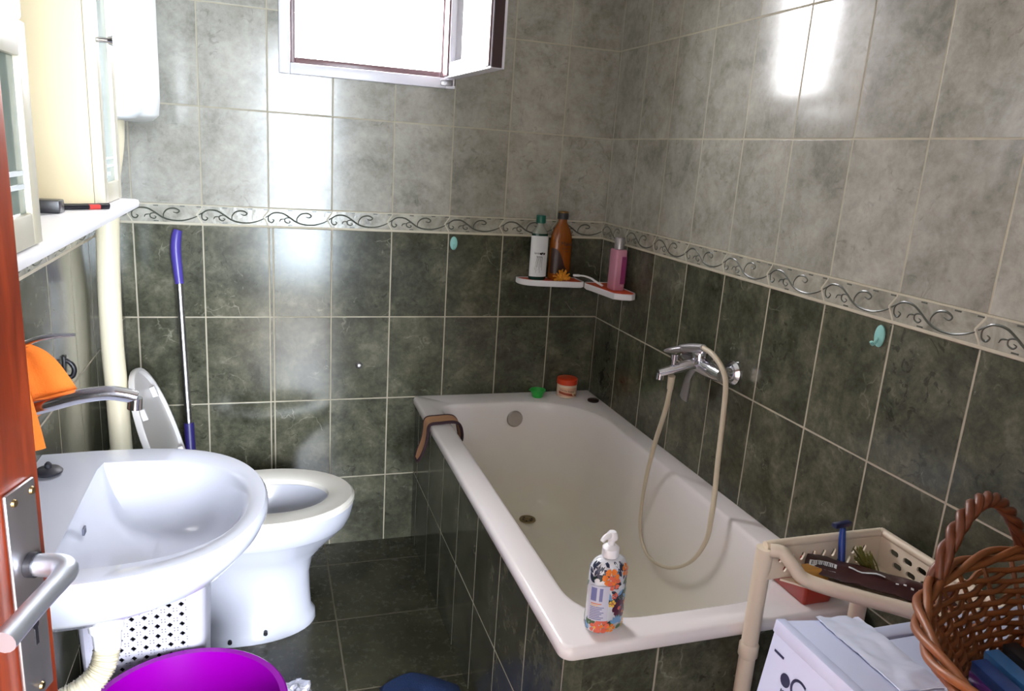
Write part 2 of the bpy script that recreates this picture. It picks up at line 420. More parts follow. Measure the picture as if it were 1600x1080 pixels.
# border strips -----------------------------------------------------------------
def border_base():
    g = G('border_tile'); p = g.obj(); n = g.noise(p, 16, 6, 0.65, 0.5)
    c = g.ramp(n, [(0.3, lin('77746a')), (0.5, lin('9c998d')), (0.7, lin('b4b0a4'))])
    g.bsdf(c, 0.2, bump=g.noise(p, 60, 3), bdist=0.0008); return g.m
m_bord = border_base(); m_scroll = pm('border_scroll_relief', '484b42', 0.30, var=0.15, vscale=30)
def ribbon2(bm, pts, w, fn, mi, depth=0.0012, closedtaper=True):
    P = smooth_path([(p[0], p[1], 0) for p in pts], 7); n = len(P)
    A, B, C = [], [], []
    for i in range(n):
        t = (P[min(i+1, n-1)] - P[max(i-1, 0)]).normalized(); q = Vector((-t.y, t.x, 0))
        ww = w * (0.35 + 0.65 * math.sin(PI * min(1, max(0.06, i / (n - 1)))) ** 0.5) if closedtaper else w
        A.append(bm.verts.new(fn(P[i].x + q.x * ww, P[i].y + q.y * ww, 0.0001)))
        B.append(bm.verts.new(fn(P[i].x - q.x * ww, P[i].y - q.y * ww, 0.0001)))
        C.append(bm.verts.new(fn(P[i].x, P[i].y, depth)))
    for i in range(n - 1):
        bm.faces.new((A[i], A[i+1], C[i+1], C[i])).material_index = mi
        bm.faces.new((C[i], C[i+1], B[i+1], B[i])).material_index = mi
SCR = [([(0.0, .50), (.05, .62), (.14, .82), (.27, .80), (.38, .55), (.48, .28), (.60, .12), (.76, .10), (.90, .24), (1.0, .42)], .0018),
       ([(.50, .22), (.50, .50), (.56, .78), (.66, .86), (.73, .72), (.70, .58), (.64, .62)], .0016),
       ([(.10, .76), (.045, .55), (.05, .26), (.10, .18), (.13, .32), (.10, .40)], .0015),
       ([(.44, .40), (.37, .52), (.31, .46), (.31, .26), (.36, .18), (.39, .28), (.36, .34)], .0013),
       ([(.30, .44), (.24, .40), (.22, .25)], .0012)]
def border(name, u0, u1, joint, fn):
    """u runs along the wall; fn(u, v, w): v metres above the strip's foot, w metres off the wall"""
    bm = new(); t = 0.006
    c = [(u0, 0.005), (u1, 0.005), (u1, HB - 0.0012), (u0, HB - 0.0012)]
    loft(bm, [[fn(a, b, 0.0002) for a, b in c], [fn(a, b, 0.0035) for a, b in c]])
    for a, b in ((0.0, 0.006), (HB - 0.0022, HB + 0.0012)):   # grout above and below
        c = [(u0, a), (u1, a), (u1, b), (u0, b)]
        loft(bm, [[fn(p, q, 0.0002) for p, q in c], [fn(p, q, 0.0042) for p, q in c]], mi=2)
    k = math.floor((u0 - joint) / TW) - 1
    f2 = lambda u, v, w: fn(min(max(u, u0), u1), v, w + 0.0035)
    while joint + k * TW < u1 + TW:
        a = joint + k * TW
        J = [(a, HB), (a - .002, HB * .86), (a - .012, HB * .62), (a - .016, HB * .50), (a - .010, HB * .34), (a - .002, HB * .12), (a, 0)]
        if u0 - 0.01 < a < u1 + 0.03: ribbon2(bm, J, .0021, f2, 2, .0006, False)
        for pts, w in SCR:
            q = [(a - 0.010 + (p[0] * (TW - 0.004)), 0.007 + p[1] * (HB - 0.012)) for p in pts]
            if q[-1][0] > u0 + 0.002 and q[0][0] < u1 - 0.002: ribbon2(bm, q, w * 1.45, f2, 1)
        for d in (.30, .68, .92):
            for vv in (HB - .0068,) if d > .5 else (HB - .0068, .0075):
                x = a + d * TW
                if u0 < x < u1 - .02:
                    c = [(x, vv), (x + .014, vv), (x + .014, vv + .003), (x, vv + .003)]
                    loft(bm, [[f2(p, q, 0) for p, q in c], [f2(p, q, 0.0008) for p, q in c]], mi=1)
        k += 1
    return struct(name, bm, [m_bord, m_scroll, grout_m])
border('trim_1', XL + 0.001, -0.001, B0 - 6 * TW, lambda u, v, w: (u, -w, ZB + v))
border('trim_2', 0.001, 2.46, -R_0, lambda u, v, w: (-w, -u, ZB + v))
border('trim_3', -2.46, -0.001, -0.66, lambda u, v, w: (XL + w, u, ZB + v))

# window ------------------------------------------------------------------------
brownpvc = pm('brown_window_film', '6b5052', 0.3, var=0.08)
winw = pm('white_window_frame', 'e6e4ee', 0.3, var=0.02)
def glass_mat():
    g = G('window_glass'); tr = g.n('ShaderNodeBsdfTransparent'); gl = g.n('ShaderNodeBsdfGlossy'); gl.inputs['Roughness'].default_value = 0.02
    fr = g.n('ShaderNodeFresnel'); fr.inputs['IOR'].default_value = 1.5; gm = g.n('ShaderNodeNewGeometry'); fo = g.math('MULTIPLY', fr.outputs[0], g.math('SUBTRACT', 1.0, gm.outputs['Backfacing'])); mx = g.n('ShaderNodeMixShader')
    g.put(mx.inputs[0], fo); g.put(mx.inputs[1], tr.outputs[0]); g.put(mx.inputs[2], gl.outputs[0])
    g.t.links.new(mx.outputs[0], g.out.inputs[0]); return g.m
wglass = glass_mat()
win = bpy.data.objects.new('window_1', None); COL.objects.link(win); win.location = ((WX0 + WX1) / 2, 0, WZ0); win['kind'] = 'structure'
bm = new(); fx0, fx1, fz0, fz1 = -1.172, -0.602, 1.668, 2.30
for (x0, x1, z0, z1) in ((fx0, fx0 + .034, fz0, fz1), (fx1 - .034, fx1, fz0, fz1), (fx0 + .034, fx1 - .034, fz0, fz0 + .034), (fx0 + .034, fx1 - .034, fz1 - .034, fz1)): box(bm, x0, x1, -0.014, 0.05, z0, z1, 0.003)
obj('window_frame', bm, winw, win)
bm = new()
for (x0, x1, z0, z1) in ((fx0 + .034, fx0 + .050, fz0 + .034, fz1 - .034), (fx1 - .048, fx1 - .034, fz0 + .034, fz1 - .034), (fx0 + .050, fx1 - .048, fz0 + .034, fz0 + .053), (fx0 + .050, fx1 - .048, fz1 - .048, fz1 - .034)): box(bm, x0, x1, 0.004, 0.06, z0, z1, 0.002)
obj('window_rebate', bm, brownpvc, win)
# open sash: hinged on the right jamb, swung into the room
HINGE = Vector((-0.628, -0.018, 0)); FREE = Vector((-0.595, -0.455, 0)); dS = (FREE - HINGE).normalized(); nS = Vector((-dS.y, dS.x, 0)) * -1
if nS.x > 0: nS = -nS                                           # nS faces the camera side (the outer face)
sl = (FREE - HINGE).length
def sx(u, w, z): return HINGE + dS * u + nS * w + Vector((0, 0, z))
def sbox(bm, u0, u1, w0, w1, z0, z1, bev=.002):
    loft(bm, [[sx(u, w, z) for u, w in ((u0, w0), (u1, w0), (u1, w1), (u0, w1))] for z in (z0, z1)])
sz0, sz1 = 1.700, 2.26
bm = new()
for (u0, u1, z0, z1) in ((0, .05, sz0, sz1), (sl - .05, sl, sz0, sz1), (.05, sl - .05, sz0, sz0 + .045), (.05, sl - .05, sz1 - .045, sz1)): sbox(bm, u0, u1, -.028, .014, z0, z1)
sash = obj('window_sash', bm, winw, win)
bm = new()
for (u0, u1, z0, z1) in ((0, .042, sz0 + .006, sz1 - .006), (sl - .042, sl - .004, sz0 + .006, sz1 - .006)): sbox(bm, u0, u1, .0145, .020, z0, z1)
obj('sash_outer_face', bm, brownpvc, sash)
bm = new(); sbox(bm, .05, sl - .05, -.010, -.004, sz0 + .045, sz1 - .045); obj('window_pane', bm, wglass, sash)
bm = new(); sbox(bm, sl + .0005, sl + .006, -.018, .012, sz0 + .002, sz1 - .002); sbox(bm, sl + .0061, sl + .012, -.008, .004, sz0 + .22, sz0 + .26); obj('sash_seal', bm, pm('dark_window_seal', '3b2b2c', 0.4), sash)
bm = new(); cyl(bm, sx(-.004, -.02, sz0 - .022), sx(-.004, -.02, sz0 + .05), .007); box(bm, -.655, -.615, -.024, -.014, sz0 - .024, sz0 - .004, .003); obj('window_hinge', bm, steel, win)

# tiled bath surround -------------------------------------------------------------
bm = new(); box(bm, -0.695, -0.655, -1.500, 0, 0, 0.547); struct('wall_bath_side', bm, m_panx)
bm = new(); box(bm, -0.655, 0, -1.500, -1.46, 0, 0.547); struct('wall_bath_end', bm, m_pany)

# door ---------------------------------------------------------------------------
dE = Vector((-1.420, -1.900, 0)); dH = Vector((-1.574, -2.449, 0)); dd = (dH - dE); dl = dd.length; dd.normalize()
dn = Vector((-dd.y, dd.x, 0));  dn = dn if dn.x > 0 else -dn           # towards the camera
def dp(u, w, z): return dE + dd * u + dn * w + Vector((0, 0, z))
def dbox(bm, u0, u1, w0, w1, z0, z1, bev=0.0):
    b2 = new(); box(b2, u0, u1, w0, w1, z0, z1, bev)
    for v in b2.verts: v.co = dp(*v.co)
    me = bpy.data.meshes.new('t'); b2.to_mesh(me); b2.free(); bm.from_mesh(me); bpy.data.meshes.remove(me)
door = bpy.data.objects.new('door_1', None); COL.objects.link(door); door.location = (dH.x, dH.y, 0); door['kind'] = 'structure'
bm = new(); dbox(bm, 0, dl, -.040, 0, .012, 2.02, .002); obj('door_leaf', bm, mahog, door)
ZH = 1.084
bm = new(); dbox(bm, .013, .055, .0003, .0043, ZH - .135, ZH + .075, .0018); plate = obj('handle_plate', bm, steel, door)
bm = new()
for u, z in ((.020, ZH + .065), (.046, ZH + .065), (.033, ZH - .124)):
    cyl(bm, dp(u, .0046, z), dp(u, .0066, z), .0038, 14, .003)
obj('plate_screw', bm, pm('brass_screw', '9a8560', 0.3, 1.0), plate)
bm = new(); cyl(bm, dp(.033, .0046, ZH - .060), dp(.033, .0052, ZH - .060), .0045, 14); dbox(bm, .0307, .0353, .0046, .0052, ZH - .080, ZH - .060); obj('keyhole', bm, darkpl, plate)
bm = new(); cyl(bm, dp(.033, .0046, ZH), dp(.033, .011, ZH), .0113, 24); obj('handle_collar', bm, darkpl, plate)
lev = [dp(.033, .011, ZH), dp(.033, .025, ZH), dp(.035, .034, ZH), dp(.042, .0405, ZH), dp(.056, .0415, ZH - .001), dp(.09, .041, ZH - .003), dp(.132, .041, ZH - .006)]
bm = new(); tube(bm, smooth_path(lev, 6), lambda t: .0098 + .0010 * math.sin(t * 6), 14, flat=1.0); obj('door_handle', bm, alu, door)

#@@BATH
tub = thing('bathtub', 'white enamel bathtub set into a green tiled surround along the right wall', 'bathtub', (-0.35, -0.75, 0.575))
def ring(x0, x1, y0, y1, r, z, n=8): return [(a, b, z) for a, b in rrect(x0, x1, y0, y1, r, n)]
bm = new()
RO = (.01, .012, .025, .012)
rings = [ring(-.703, -.0015, -1.508, -.0015, RO, .5475), ring(-.706, -.0015, -1.511, -.0015, RO, .552), ring(-.706, -.0015, -1.511, -.0015, RO, .566), ring(-.7025, -.0015, -1.5075, -.0015, RO, .5735), ring(-.696, -.0015, -1.501, -.0015, RO, .5755),
         ring(-.640, -.062, -1.447, -.100, (.27, .075, .13, .22), .5750), ring(-.632, -.068, -1.440, -.106, (.26, .072, .13, .22), .5715), ring(-.624, -.074, -1.432, -.112, (.25, .07, .13, .22), .560),
         ring(-.612, -.082, -1.412, -.120, (.22, .07, .14, .2), .52), ring(-.585, -.10, -1.36, -.135, (.18, .08, .15, .18), .40), ring(-.555, -.12, -1.29, -.148, (.15, .09, .15, .16), .27),
         ring(-.535, -.14, -1.24, -.158, (.14, .10, .14, .15), .20), ring(-.505, -.168, -1.19, -.178, (.12, .10, .12, .12), .163), ring(-.46, -.21, -1.13, -.22, (.1, .09, .1, .1), .150)]
loft(bm, rings, cap0=False, cap1=True)
obj('tub_shell', bm, enamel, tub, sharp=60)
yell = pm('tarnished_drain', '8f7d5a', 0.35, 0.7, var=0.2, vscale=60)
bm = new(); lathe(bm, [(.027, .1505), (.031, .153), (.030, .156), (.024, .1575), (.022, .155), (.012, .154), (.010, .160), (.003, .162)], (-.303, -.232, 0), 32, cap0=False); dr = obj('drain', bm, yell, tub)
bm = new()
for i in range(6):
    a = i * PI / 3; box(bm, -.303 + .017 * math.cos(a) - .003, -.303 + .017 * math.cos(a) + .003, -.232 + .017 * math.sin(a) - .003, -.232 + .017 * math.sin(a) + .003, .1545, .1556)
obj('drain_slot', bm, darkpl, dr)
ov = new(); lathe(ov, [(.022, .0), (.030, .001), (.031, .005), (.027, .009), (.010, .0105), (.004, .009)], (0, 0, 0), 32)
n0 = Vector((0, -1, .12)).normalized()
XF = Matrix.Translation((-.345, -.1235, .515)) @ n0.to_track_quat('Z', 'Y').to_matrix().to_4x4()
obj('overflow_cover', ov, pm('old_chrome', 'a9a29c', 0.28, 0.8, var=0.12), tub, xf=XF)

# mixer ------------------------------------------------------------------------------
mix = thing('bath_mixer', 'chrome bath mixer tap on the right wall above the bathtub', 'tap', (0, -0.86, 0.90))
ZM = .925; YA, YB = -.932, -.782
bm = new()
for y in (YA, YB): lathe(bm, [(.033, 0), (.033, .004), (.028, .012), (.018, .016)], (0, 0, 0), 28)
b2 = new()
bm.free(); b2.free()
for y in (YA, YB):
    b2 = new()
    for r0, r1, x0, x1 in ((.033, .033, 0, .004), (.033, .026, .004, .013), (.019, .015, .013, .04)):
        cyl(b2, (-x0 - .0005, y, ZM), (-x1 - .0005, y, ZM), r0, 28, r1)
    obj('escutcheon', b2, chrome, mix)
bm = new(); tube(bm, smooth_path([(-.052, -.955, ZM), (-.052, -.90, ZM), (-.052, -.81, ZM), (-.052, -.76, ZM)], 4), lambda t: .019 + .006 * math.sin(PI * t), 20)
cyl(bm, (-.035, YA, ZM), (-.052, YA, ZM), .016); cyl(bm, (-.035, YB, ZM), (-.052, YB, ZM), .016)
lathe(bm, [(.022, 0), (.024, .015), (.023, .035), (.018, .045)], (-.058, -.845, ZM), 24)
obj('mixer_body', bm, chrome, mix)
bm = new(); tube(bm, smooth_path([(-.060, -.850, ZM + .006), (-.090, -.848, ZM + .002), (-.135, -.838, ZM - .014), (-.172, -.828, ZM - .026)], 6), lambda t: .021 - .007 * t, 18, flat=.8)
cyl(bm, (-.168, -.829, ZM - .026), (-.169, -.829, ZM - .045), .0115, 18, .011); obj('spout', bm, chrome, mix)
bm = new(); cyl(bm, (-.135, -.838, ZM + .000), (-.135, -.838, ZM + .018), .007); cyl(bm, (-.135, -.838, ZM + .016), (-.135, -.838, ZM + .030), .010, 18, .011); obj('diverter_knob', bm, chrome, mix)
bm = new(); tube(bm, smooth_path([(-.05, -.82, ZM - .015), (-.055, -.80, ZM - .045), (-.05, -.785, ZM - .075), (-.045, -.77, ZM - .125)], 6), lambda t: .008 + .013 * t, 14, flat=.4, up=(1, 0, 0)); obj('mixer_lever', bm, steel, mix)
bm = new(); lathe(bm, [(.017, .0), (.017, .006), (.012, .009)], (-.062, -.86, ZM + .040), 20); obj('shower_cradle', bm, chrome, mix)
# hand shower lying in the cradle with its hose
hs = thing('hand_shower', 'grey hand shower resting on top of the bath mixer with a long cream hose', 'shower', (-.065, -.86, ZM + .05))
bm = new(); tube(bm, smooth_path([(-.079, -.890, .986), (-.078, -.86, .978), (-.080, -.82, .968), (-.086, -.785, .958)], 6), lambda t: .010 + .003 * math.sin(3 * t), 14); obj('shower_handle', bm, steel, hs)
bm = new(); tube(bm, smooth_path([(-.084, -.80, .962), (-.092, -.768, .949), (-.100, -.735, .938)], 6), lambda t: .013 + .012 * math.sin(PI * min(1, t * .9 + .1)), 18, flat=.4); obj('shower_head', bm, steel, hs)
hp = [(-.079, -.888, .986), (-.080, -.94, .980), (-.080, -.988, .957), (-.080, -1.014, .921), (-.080, -1.023, .836), (-.085, -1.035, .714), (-.095, -1.055, .632), (-.110, -1.076, .579), (-.117, -1.077, .505), (-.128, -1.041, .425), (-.135, -.962, .359), (-.135, -.868, .323), (-.125, -.780, .322), (-.115, -.725, .369), (-.112, -.720, .497), (-.112, -.746, .635), (-.120, -.801, .778), (-.135, -.838, .862)]
bm = new(); tube(bm, smooth_path(hp, 10), lambda t: .0074 - .0026 * max(0, min(1, (t - .42) * 8)) * max(0, min(1, (.90 - t) * 8)), 10); obj('shower_hose', bm, hose_m, hs)
bm = new(); cyl(bm, (-.139, -.843, .893), (-.134, -.834, .852), .0105, 16, .0088); obj('hose_nut', bm, hose_m, hs)

# hooks --------------------------------------------------------------------------
def hook(loc, n, label):
    t = thing('adhesive_hook', label, 'hook', loc, 'turquoise oval stick-on hooks')
    n = Vector(n); q = n.to_track_quat('Z', 'Y').to_matrix().to_4x4()
    T = Matrix.Translation(loc) @ q
    bm = new(); lathe(bm, [(.8, .0002), (1.0, .0015), (.97, .004), (.7, .006), (.3, .0068)], (0, 0, 0), 32, sx=.0135, sy=.024)
    for v in bm.verts: v.co.z = v.co.z
    obj('hook_plate', bm, turq, t, xf=T)
    bm = new(); tube(bm, smooth_path([(0, -.004, .006), (0, -.012, .011), (0, -.018, .017), (0, -.012, .022)], 5), .0035, 10); obj('hook_arm', bm, turq, t, xf=T)
hook((-.579, -.0003, 1.147), (0, -1, 0), 'turquoise oval stick-on hook on the back wall just under the tile border')
hook((-.0003, -1.410, 1.148), (-1, 0, 0), 'turquoise oval stick-on hook on the right wall just under the tile border')
bm = new(); lathe(bm, [(.013, 0), (.012, .004), (.006, .010), (.007, .014), (.002, .016)], (0, 0, 0), 24)
single('metal_wall_fitting', bm, steel, (-.906, -.0003, .70), 'small dark metal cap screwed to the back wall behind the toilet', 'wall fitting', xf=Matrix.Translation((-.906, -.0003, .70)) @ Matrix.Rotation(PI / 2, 4, 'X'))

#@@SHELVES
def tray(name, poly, z0, zt, label):
    """white corner shelf with an orange inlay; poly in xy"""
    c = Vector((sum(p[0] for p in poly) / len(poly), sum(p[1] for p in poly) / len(poly)))
    t = thing(name, label, 'shelf', (c.x, c.y, z0))
    def inset(d): return [((p[0] - c.x) * (1 - d) + c.x, (p[1] - c.y) * (1 - d) + c.y) for p in poly]
    bm = new(); loft(bm, [[(p[0], p[1], z) for p in q] for q, z in ((inset(.06), z0), (inset(.0), z0 + .003), (inset(.0), zt), (inset(.05), zt), (inset(.06), zt - .004))]); obj('shelf_body', bm, whitepl, t)
    bm = new(); loft(bm, [[(p[0], p[1], z) for p in q] for q, z in ((inset(.062), zt - .0038), (inset(.062), zt - .0015))]); obj('shelf_inlay', bm, orangepl, t)
    return t
z0, zt = 1.008, 1.030
def arcs(pts): return pts
pl = [(-.335, -.0005), (-.338, -.025), (-.330, -.048), (-.312, -.066), (-.280, -.078), (-.12, -.104), (-.104, -.100), (-.098, -.088), (-.098, -.0005)]
tray('corner_shelf', pl, z0, zt, 'white and orange corner shelf on the back wall holding two bottles and a scrunchie')
pl = [(-.0005, -.095), (-.0005, -.312), (-.012, -.338), (-.030, -.348), (-.062, -.340), (-.085, -.322), (-.102, -.16), (-.108, -.125), (-.104, -.108), (-.096, -.096)]
tray('corner_shelf', pl, z0, zt, 'white and orange corner shelf on the right wall holding the pink bottle')
ZS = zt
# green-cap bottle
t = thing('lotion_bottle', 'white labelled bottle with a dark green cap on the left corner shelf', 'bottle', (-.271, -.050, ZS))
c = (-.271, -.050, ZS); K = dict(sx=1.0, sy=.62)
greenliq = pm('dark_green_liquid_plastic', '12382f', 0.15, var=0.1)
clearpl = pm('clear_grey_plastic', '8d9187', 0.12, var=0.05)
bm = new(); lathe(bm, [(.030, 0), (.033, .003), (.033, .030)], c, 36, cap1=False, **K); lathe(bm, [(.033, .030), (.0325, .145), (.030, .168)], c, 36, cap0=False, cap1=False, mi=0, **K)
lathe(bm, [(.030, .168), (.024, .180), (.0155, .190), (.0125, .196), (.0125, .205)], c, 36, cap0=False, mi=1, **K); obj('bottle_body', bm, [greenliq, clearpl], t)
def on_bottle(c, r, sx_, sy_, a0):
    def f(u, v, d=0.0006):
        a = a0 + u / r
        return (c[0] + (r * sx_ + d) * math.cos(a), c[1] + (r * sy_ + d) * math.sin(a), c[2] + v)
    return f
def wrap_rect(bm, f, u0, u1, v0, v1, n=14, mi=0, d=.0006):
    for i in range(n):
        a, b = u0 + (u1 - u0) * i / n, u0 + (u1 - u0) * (i + 1) / n
        bm.faces.new([bm.verts.new(f(x, y, d)) for x, y in ((a, v0), (b, v0), (b, v1), (a, v1))]).material_index = mi
paperw = pm('white_paper_label', 'dcdfe2', 0.5, var=0.04); ink = pm('black_ink', '1c1c1e', 0.6, var=0)
f = on_bottle(c, .033, 1, .62, -PI / 2 - .05)
bm = new(); wrap_rect(bm, f, -.046, .046, .012, .160, 24)
g2 = lambda u, v: f(u, v, .0009)
put_text(bm, 'lavender', .0125, lambda x, y: g2(x, y + .098), 1); put_text(bm, 'herbal', .008, lambda x, y: g2(x - .002, y + .086), 1)
for k in range(7):
    a = -.010 + k * .0032; L = .050 + .012 * math.sin(k * 2.1)
    patch(bm, [(a, .086), (a + .0012, .086), (a - .006 + k * .0012, .086 - L), (a - .0068 + k * .0012, .086 - L)], g2, 1)
patch(bm, [(-.002 + .012 * math.cos(i * .6), .092 + .005 * math.sin(i * .6)) for i in range(10)], lambda u, v: f(u + .012, v + .004, .0009), 1)
obj('label', bm, [paperw, ink], t, fixn=False)
bm = new(); lathe(bm, [(.0165, 0), (.0175, .001), (.0175, .026), (.0165, .028)], (c[0], c[1], ZS + .2055), 28); obj('cap', bm, pm('dark_green_cap', '0b5a4a', 0.35), t)
# amber bottle
t = thing('shampoo_bottle', 'amber orange shampoo bottle with a dark cap standing behind the scrunchie', 'bottle', (-.183, -.042, ZS)); c = (-.183, -.042, ZS)
amber = pm('amber_plastic', '8a4a14', 0.2, var=0.1); brown = pm('dark_brown_label', '2c140b', 0.35, var=0.1)
K = dict(sx=1.0, sy=.6)
bm = new(); lathe(bm, [(.038, 0), (.042, .004), (.0425, .05), (.0425, .135), (.039, .165), (.030, .188), (.021, .204), (.0165, .212), (.0165, .222)], c, 40, **K); obj('bottle_body', bm, amber, t)
f = on_bottle(c, .0425, 1, .6, -PI / 2 + .1); g2 = lambda u, v: f(u, v, .001)
bm = new()
N = 22
for i in range(N):       # dark sweep over the lower left of the bottle
    a, b = -.055 + .095 * i / N, -.055 + .095 * (i + 1) / N
    top = lambda u: .118 - .090 / (1 + math.exp(-(u + .002) * 110))
    bm.faces.new([bm.verts.new(g2(x, y)) for x, y in ((a, .024), (b, .024), (b, max(.0245, top(b))), (a, max(.0245, top(a))))])
put_text(bm, 'Makad', .022, lambda x, y: g2(x + .014, y + .134), 0); put_text(bm, 'NATURAL OIL', .0068, lambda x, y: g2(x + .012, y + .117), 0); put_text(bm, 'shampoo', .006, lambda x, y: g2(x + .012, y + .107), 0)
obj('label', bm, brown, t, fixn=False)
bm = new(); lathe(bm, [(.020, 0), (.0205, .002), (.0205, .020), (.0185, .0225)], (c[0], c[1], ZS + .2222), 28); cp = obj('cap', bm, darkpl, t)
bm = new(); lathe(bm, [(.0195, 0), (.0195, .004), (.017, .006)], (c[0], c[1], ZS + .2450), 28); obj('cap_top', bm, pm('gold_cap', '8a6a3c', 0.3, 0.8), cp)
# scrunchie
bm = new(); cc = Vector((-.185, -.088, ZS + .018))
for k in range(70):
    a = random.uniform(0, 2 * PI); b = random.uniform(-.3, 1.3); r = .017
    d = Vector((math.cos(a) * math.cos(b), math.sin(a) * math.cos(b) * .4, math.sin(b)))
    p0 = cc + d * .004 + Vector((0, 0, -.008)); L = random.uniform(.018, .034)
    p1 = cc + Vector((d.x * L * 1.15, d.y * L * .55, -.010 + d.z * L))
    p2 = p1 + Vector((random.uniform(-.006, .006), random.uniform(-.004, .002), random.uniform(-.004, .003)))
    for p in (p0, p1, p2): p.z = max(p.z, ZS + .0035); p.y = max(p.y, -.104)
    tube(bm, smooth_path([p0, p1, p2], 3), .0026, 6)
single('hair_scrunchie', bm, pm('yellow_orange_yarn', 'cf8a20', 0.75, var=0.35, vscale=40), (cc.x, cc.y, ZS), 'yellow orange fringed scrunchie lying in front of the amber bottle', 'scrunchie')
# white razor on the corner shelf
t = thing('razor', 'white disposable razor lying on the right corner shelf', 'razor', (-.105, -.14, ZS))
bm = new(); tube(bm, smooth_path([(-.075, -.20, ZS + .005), (-.088, -.17, ZS + .014), (-.098, -.15, ZS + .022), (-.112, -.125, ZS + .026), (-.128, -.11, ZS + .026)], 5), lambda t_: .0055 - .001 * t_, 10, flat=.7); obj('razor_handle', bm, whitepl, t)
bm = new(); box(bm, -.152, -.126, -.116, -.104, ZS + .022, ZS + .030, .002); obj('razor_head', bm, whitepl, t)
# pink bottle
t = thing('shower_gel_bottle', 'pink square bottle with a silver cap on the right corner shelf', 'bottle', (-.045, -.245, ZS))
pinkb = pm('pale_pink_plastic', 'c98aa0', 0.25, var=0.05, vscale=5)
bm = new(); x, y = -.045, -.245
loft(bm, [[(a, b, ZS + z) for a, b in rrect(x - w, x + w, y - d, y + d, .007, 4)] for w, d, z in ((.019, .027, 0), (.021, .029, .003), (.021, .029, .138), (.019, .027, .143))]); obj('bottle_body', bm, pinkb, t)
bm = new()
fy = y - .0293
for i in range(1): patch(bm, [(x + .001, .024), (x + .0195, .024), (x + .0195, .120), (x + .001, .120)], lambda u, v: (u, fy, ZS + v), 0)
patch(bm, [(-.026, .024), (.020, .024), (.020, .120), (-.026, .120)], lambda u, v: (x - .0214, y + u, ZS + v) if False else (x + .0214, y + u, ZS + v), 0)
put_text(bm, 'care', .007, lambda a, b: (x + .010 + a, fy - .0004, ZS + .113 + b), 1); put_text(bm, '250 ml', .0052, lambda a, b: (x + .011 + a, fy - .0004, ZS + .018 + b), 2)
obj('label', bm, [pm('magenta_label', '8e3468', 0.4), ink, paperw], t, fixn=False)
bm = new(); lathe(bm, [(.0175, 0), (.0175, .036), (.0155, .040), (.0125, .041)], (x, y, ZS + .1432), 28); obj('cap', bm, pm('silver_cap', 'a9a4a6', 0.3, 0.6), t)

# things on the back rim of the bath -------------------------------------------------
ZR = .5757
bm = new(); c = (-.236, -.060, ZR)
lathe(bm, [(.019, 0), (.021, .002), (.024, .018), (.030, .026), (.0305, .030), (.0285, .030), (.022, .019), (.019, .004)], c, 28, cap1=True); box(bm, c[0] - .034, c[0] - .024, c[1] - .006, c[1] + .006, ZR + .0265, ZR + .0295, .001)
single('soap_cup', bm, pm('bright_green_plastic', '2fae44', 0.35), c, 'small bright green plastic cup on the back rim of the bathtub', 'cup')
t = thing('cream_jar', 'round cream jar with an orange red lid on the back rim of the bathtub', 'jar', (-.118, -.062, ZR)); c = (-.118, -.062, ZR)
bm = new(); lathe(bm, [(.034, 0), (.038, .003), (.0385, .048), (.036, .052)], c, 40); obj('jar_body', bm, pm('cream_jar_plastic', 'e6cdb4', 0.35), t)
f = on_bottle(c, .0385, 1, 1, -PI / 2 - .18); g2 = lambda u, v: f(u, v, .001)
bm = new(); wrap_rect(bm, f, -.040, .040, .009, .042, 18, 0)
for i in range(12):
    a, b = -.04 + .08 * i / 12, -.04 + .08 * (i + 1) / 12; w = lambda u: .018 - u * .15
    bm.faces.new([bm.verts.new(g2(u, v)) for u, v in ((a, w(a) - .005), (b, w(b) - .005), (b, w(b) + .004), (a, w(a) + .004))]).material_index = 1
put_text(bm, 'cocoa butter', .0115, lambda a, b: f(a - .004, .031 - a * .12 + b, .0012), 2); patch(bm, [(.024 + .010 * math.cos(i * .63), .020 + .009 * math.sin(i * .63)) for i in range(10)], lambda u, v: f(u, v, .0012), 3)
obj('label', bm, [pm('peach_label', 'd9a98c', 0.4), pm('rust_label', '9c3b1e', 0.4), brown, pm('beige_spot', 'e2c7a0', 0.4)], t, fixn=False)
bm = new(); lathe(bm, [(.039, 0), (.040, .001), (.040, .020), (.037, .0225), (.010, .0232)], (c[0], c[1], ZR + .0522), 48); obj('jar_lid', bm, pm('orange_red_lid', 'd8401c', 0.35), t)
bm = new(); c = (-.036, -.137, ZR); lathe(bm, [(.020, 0), (.022, .002), (.022, .007), (.018, .009), (.004, .0095)], c, 28)
single('bottle_cap', bm, pm('dark_brown_cap', '2a1512', 0.35), c, 'flat dark brown cap lying on the bath rim in the corner', 'cap')
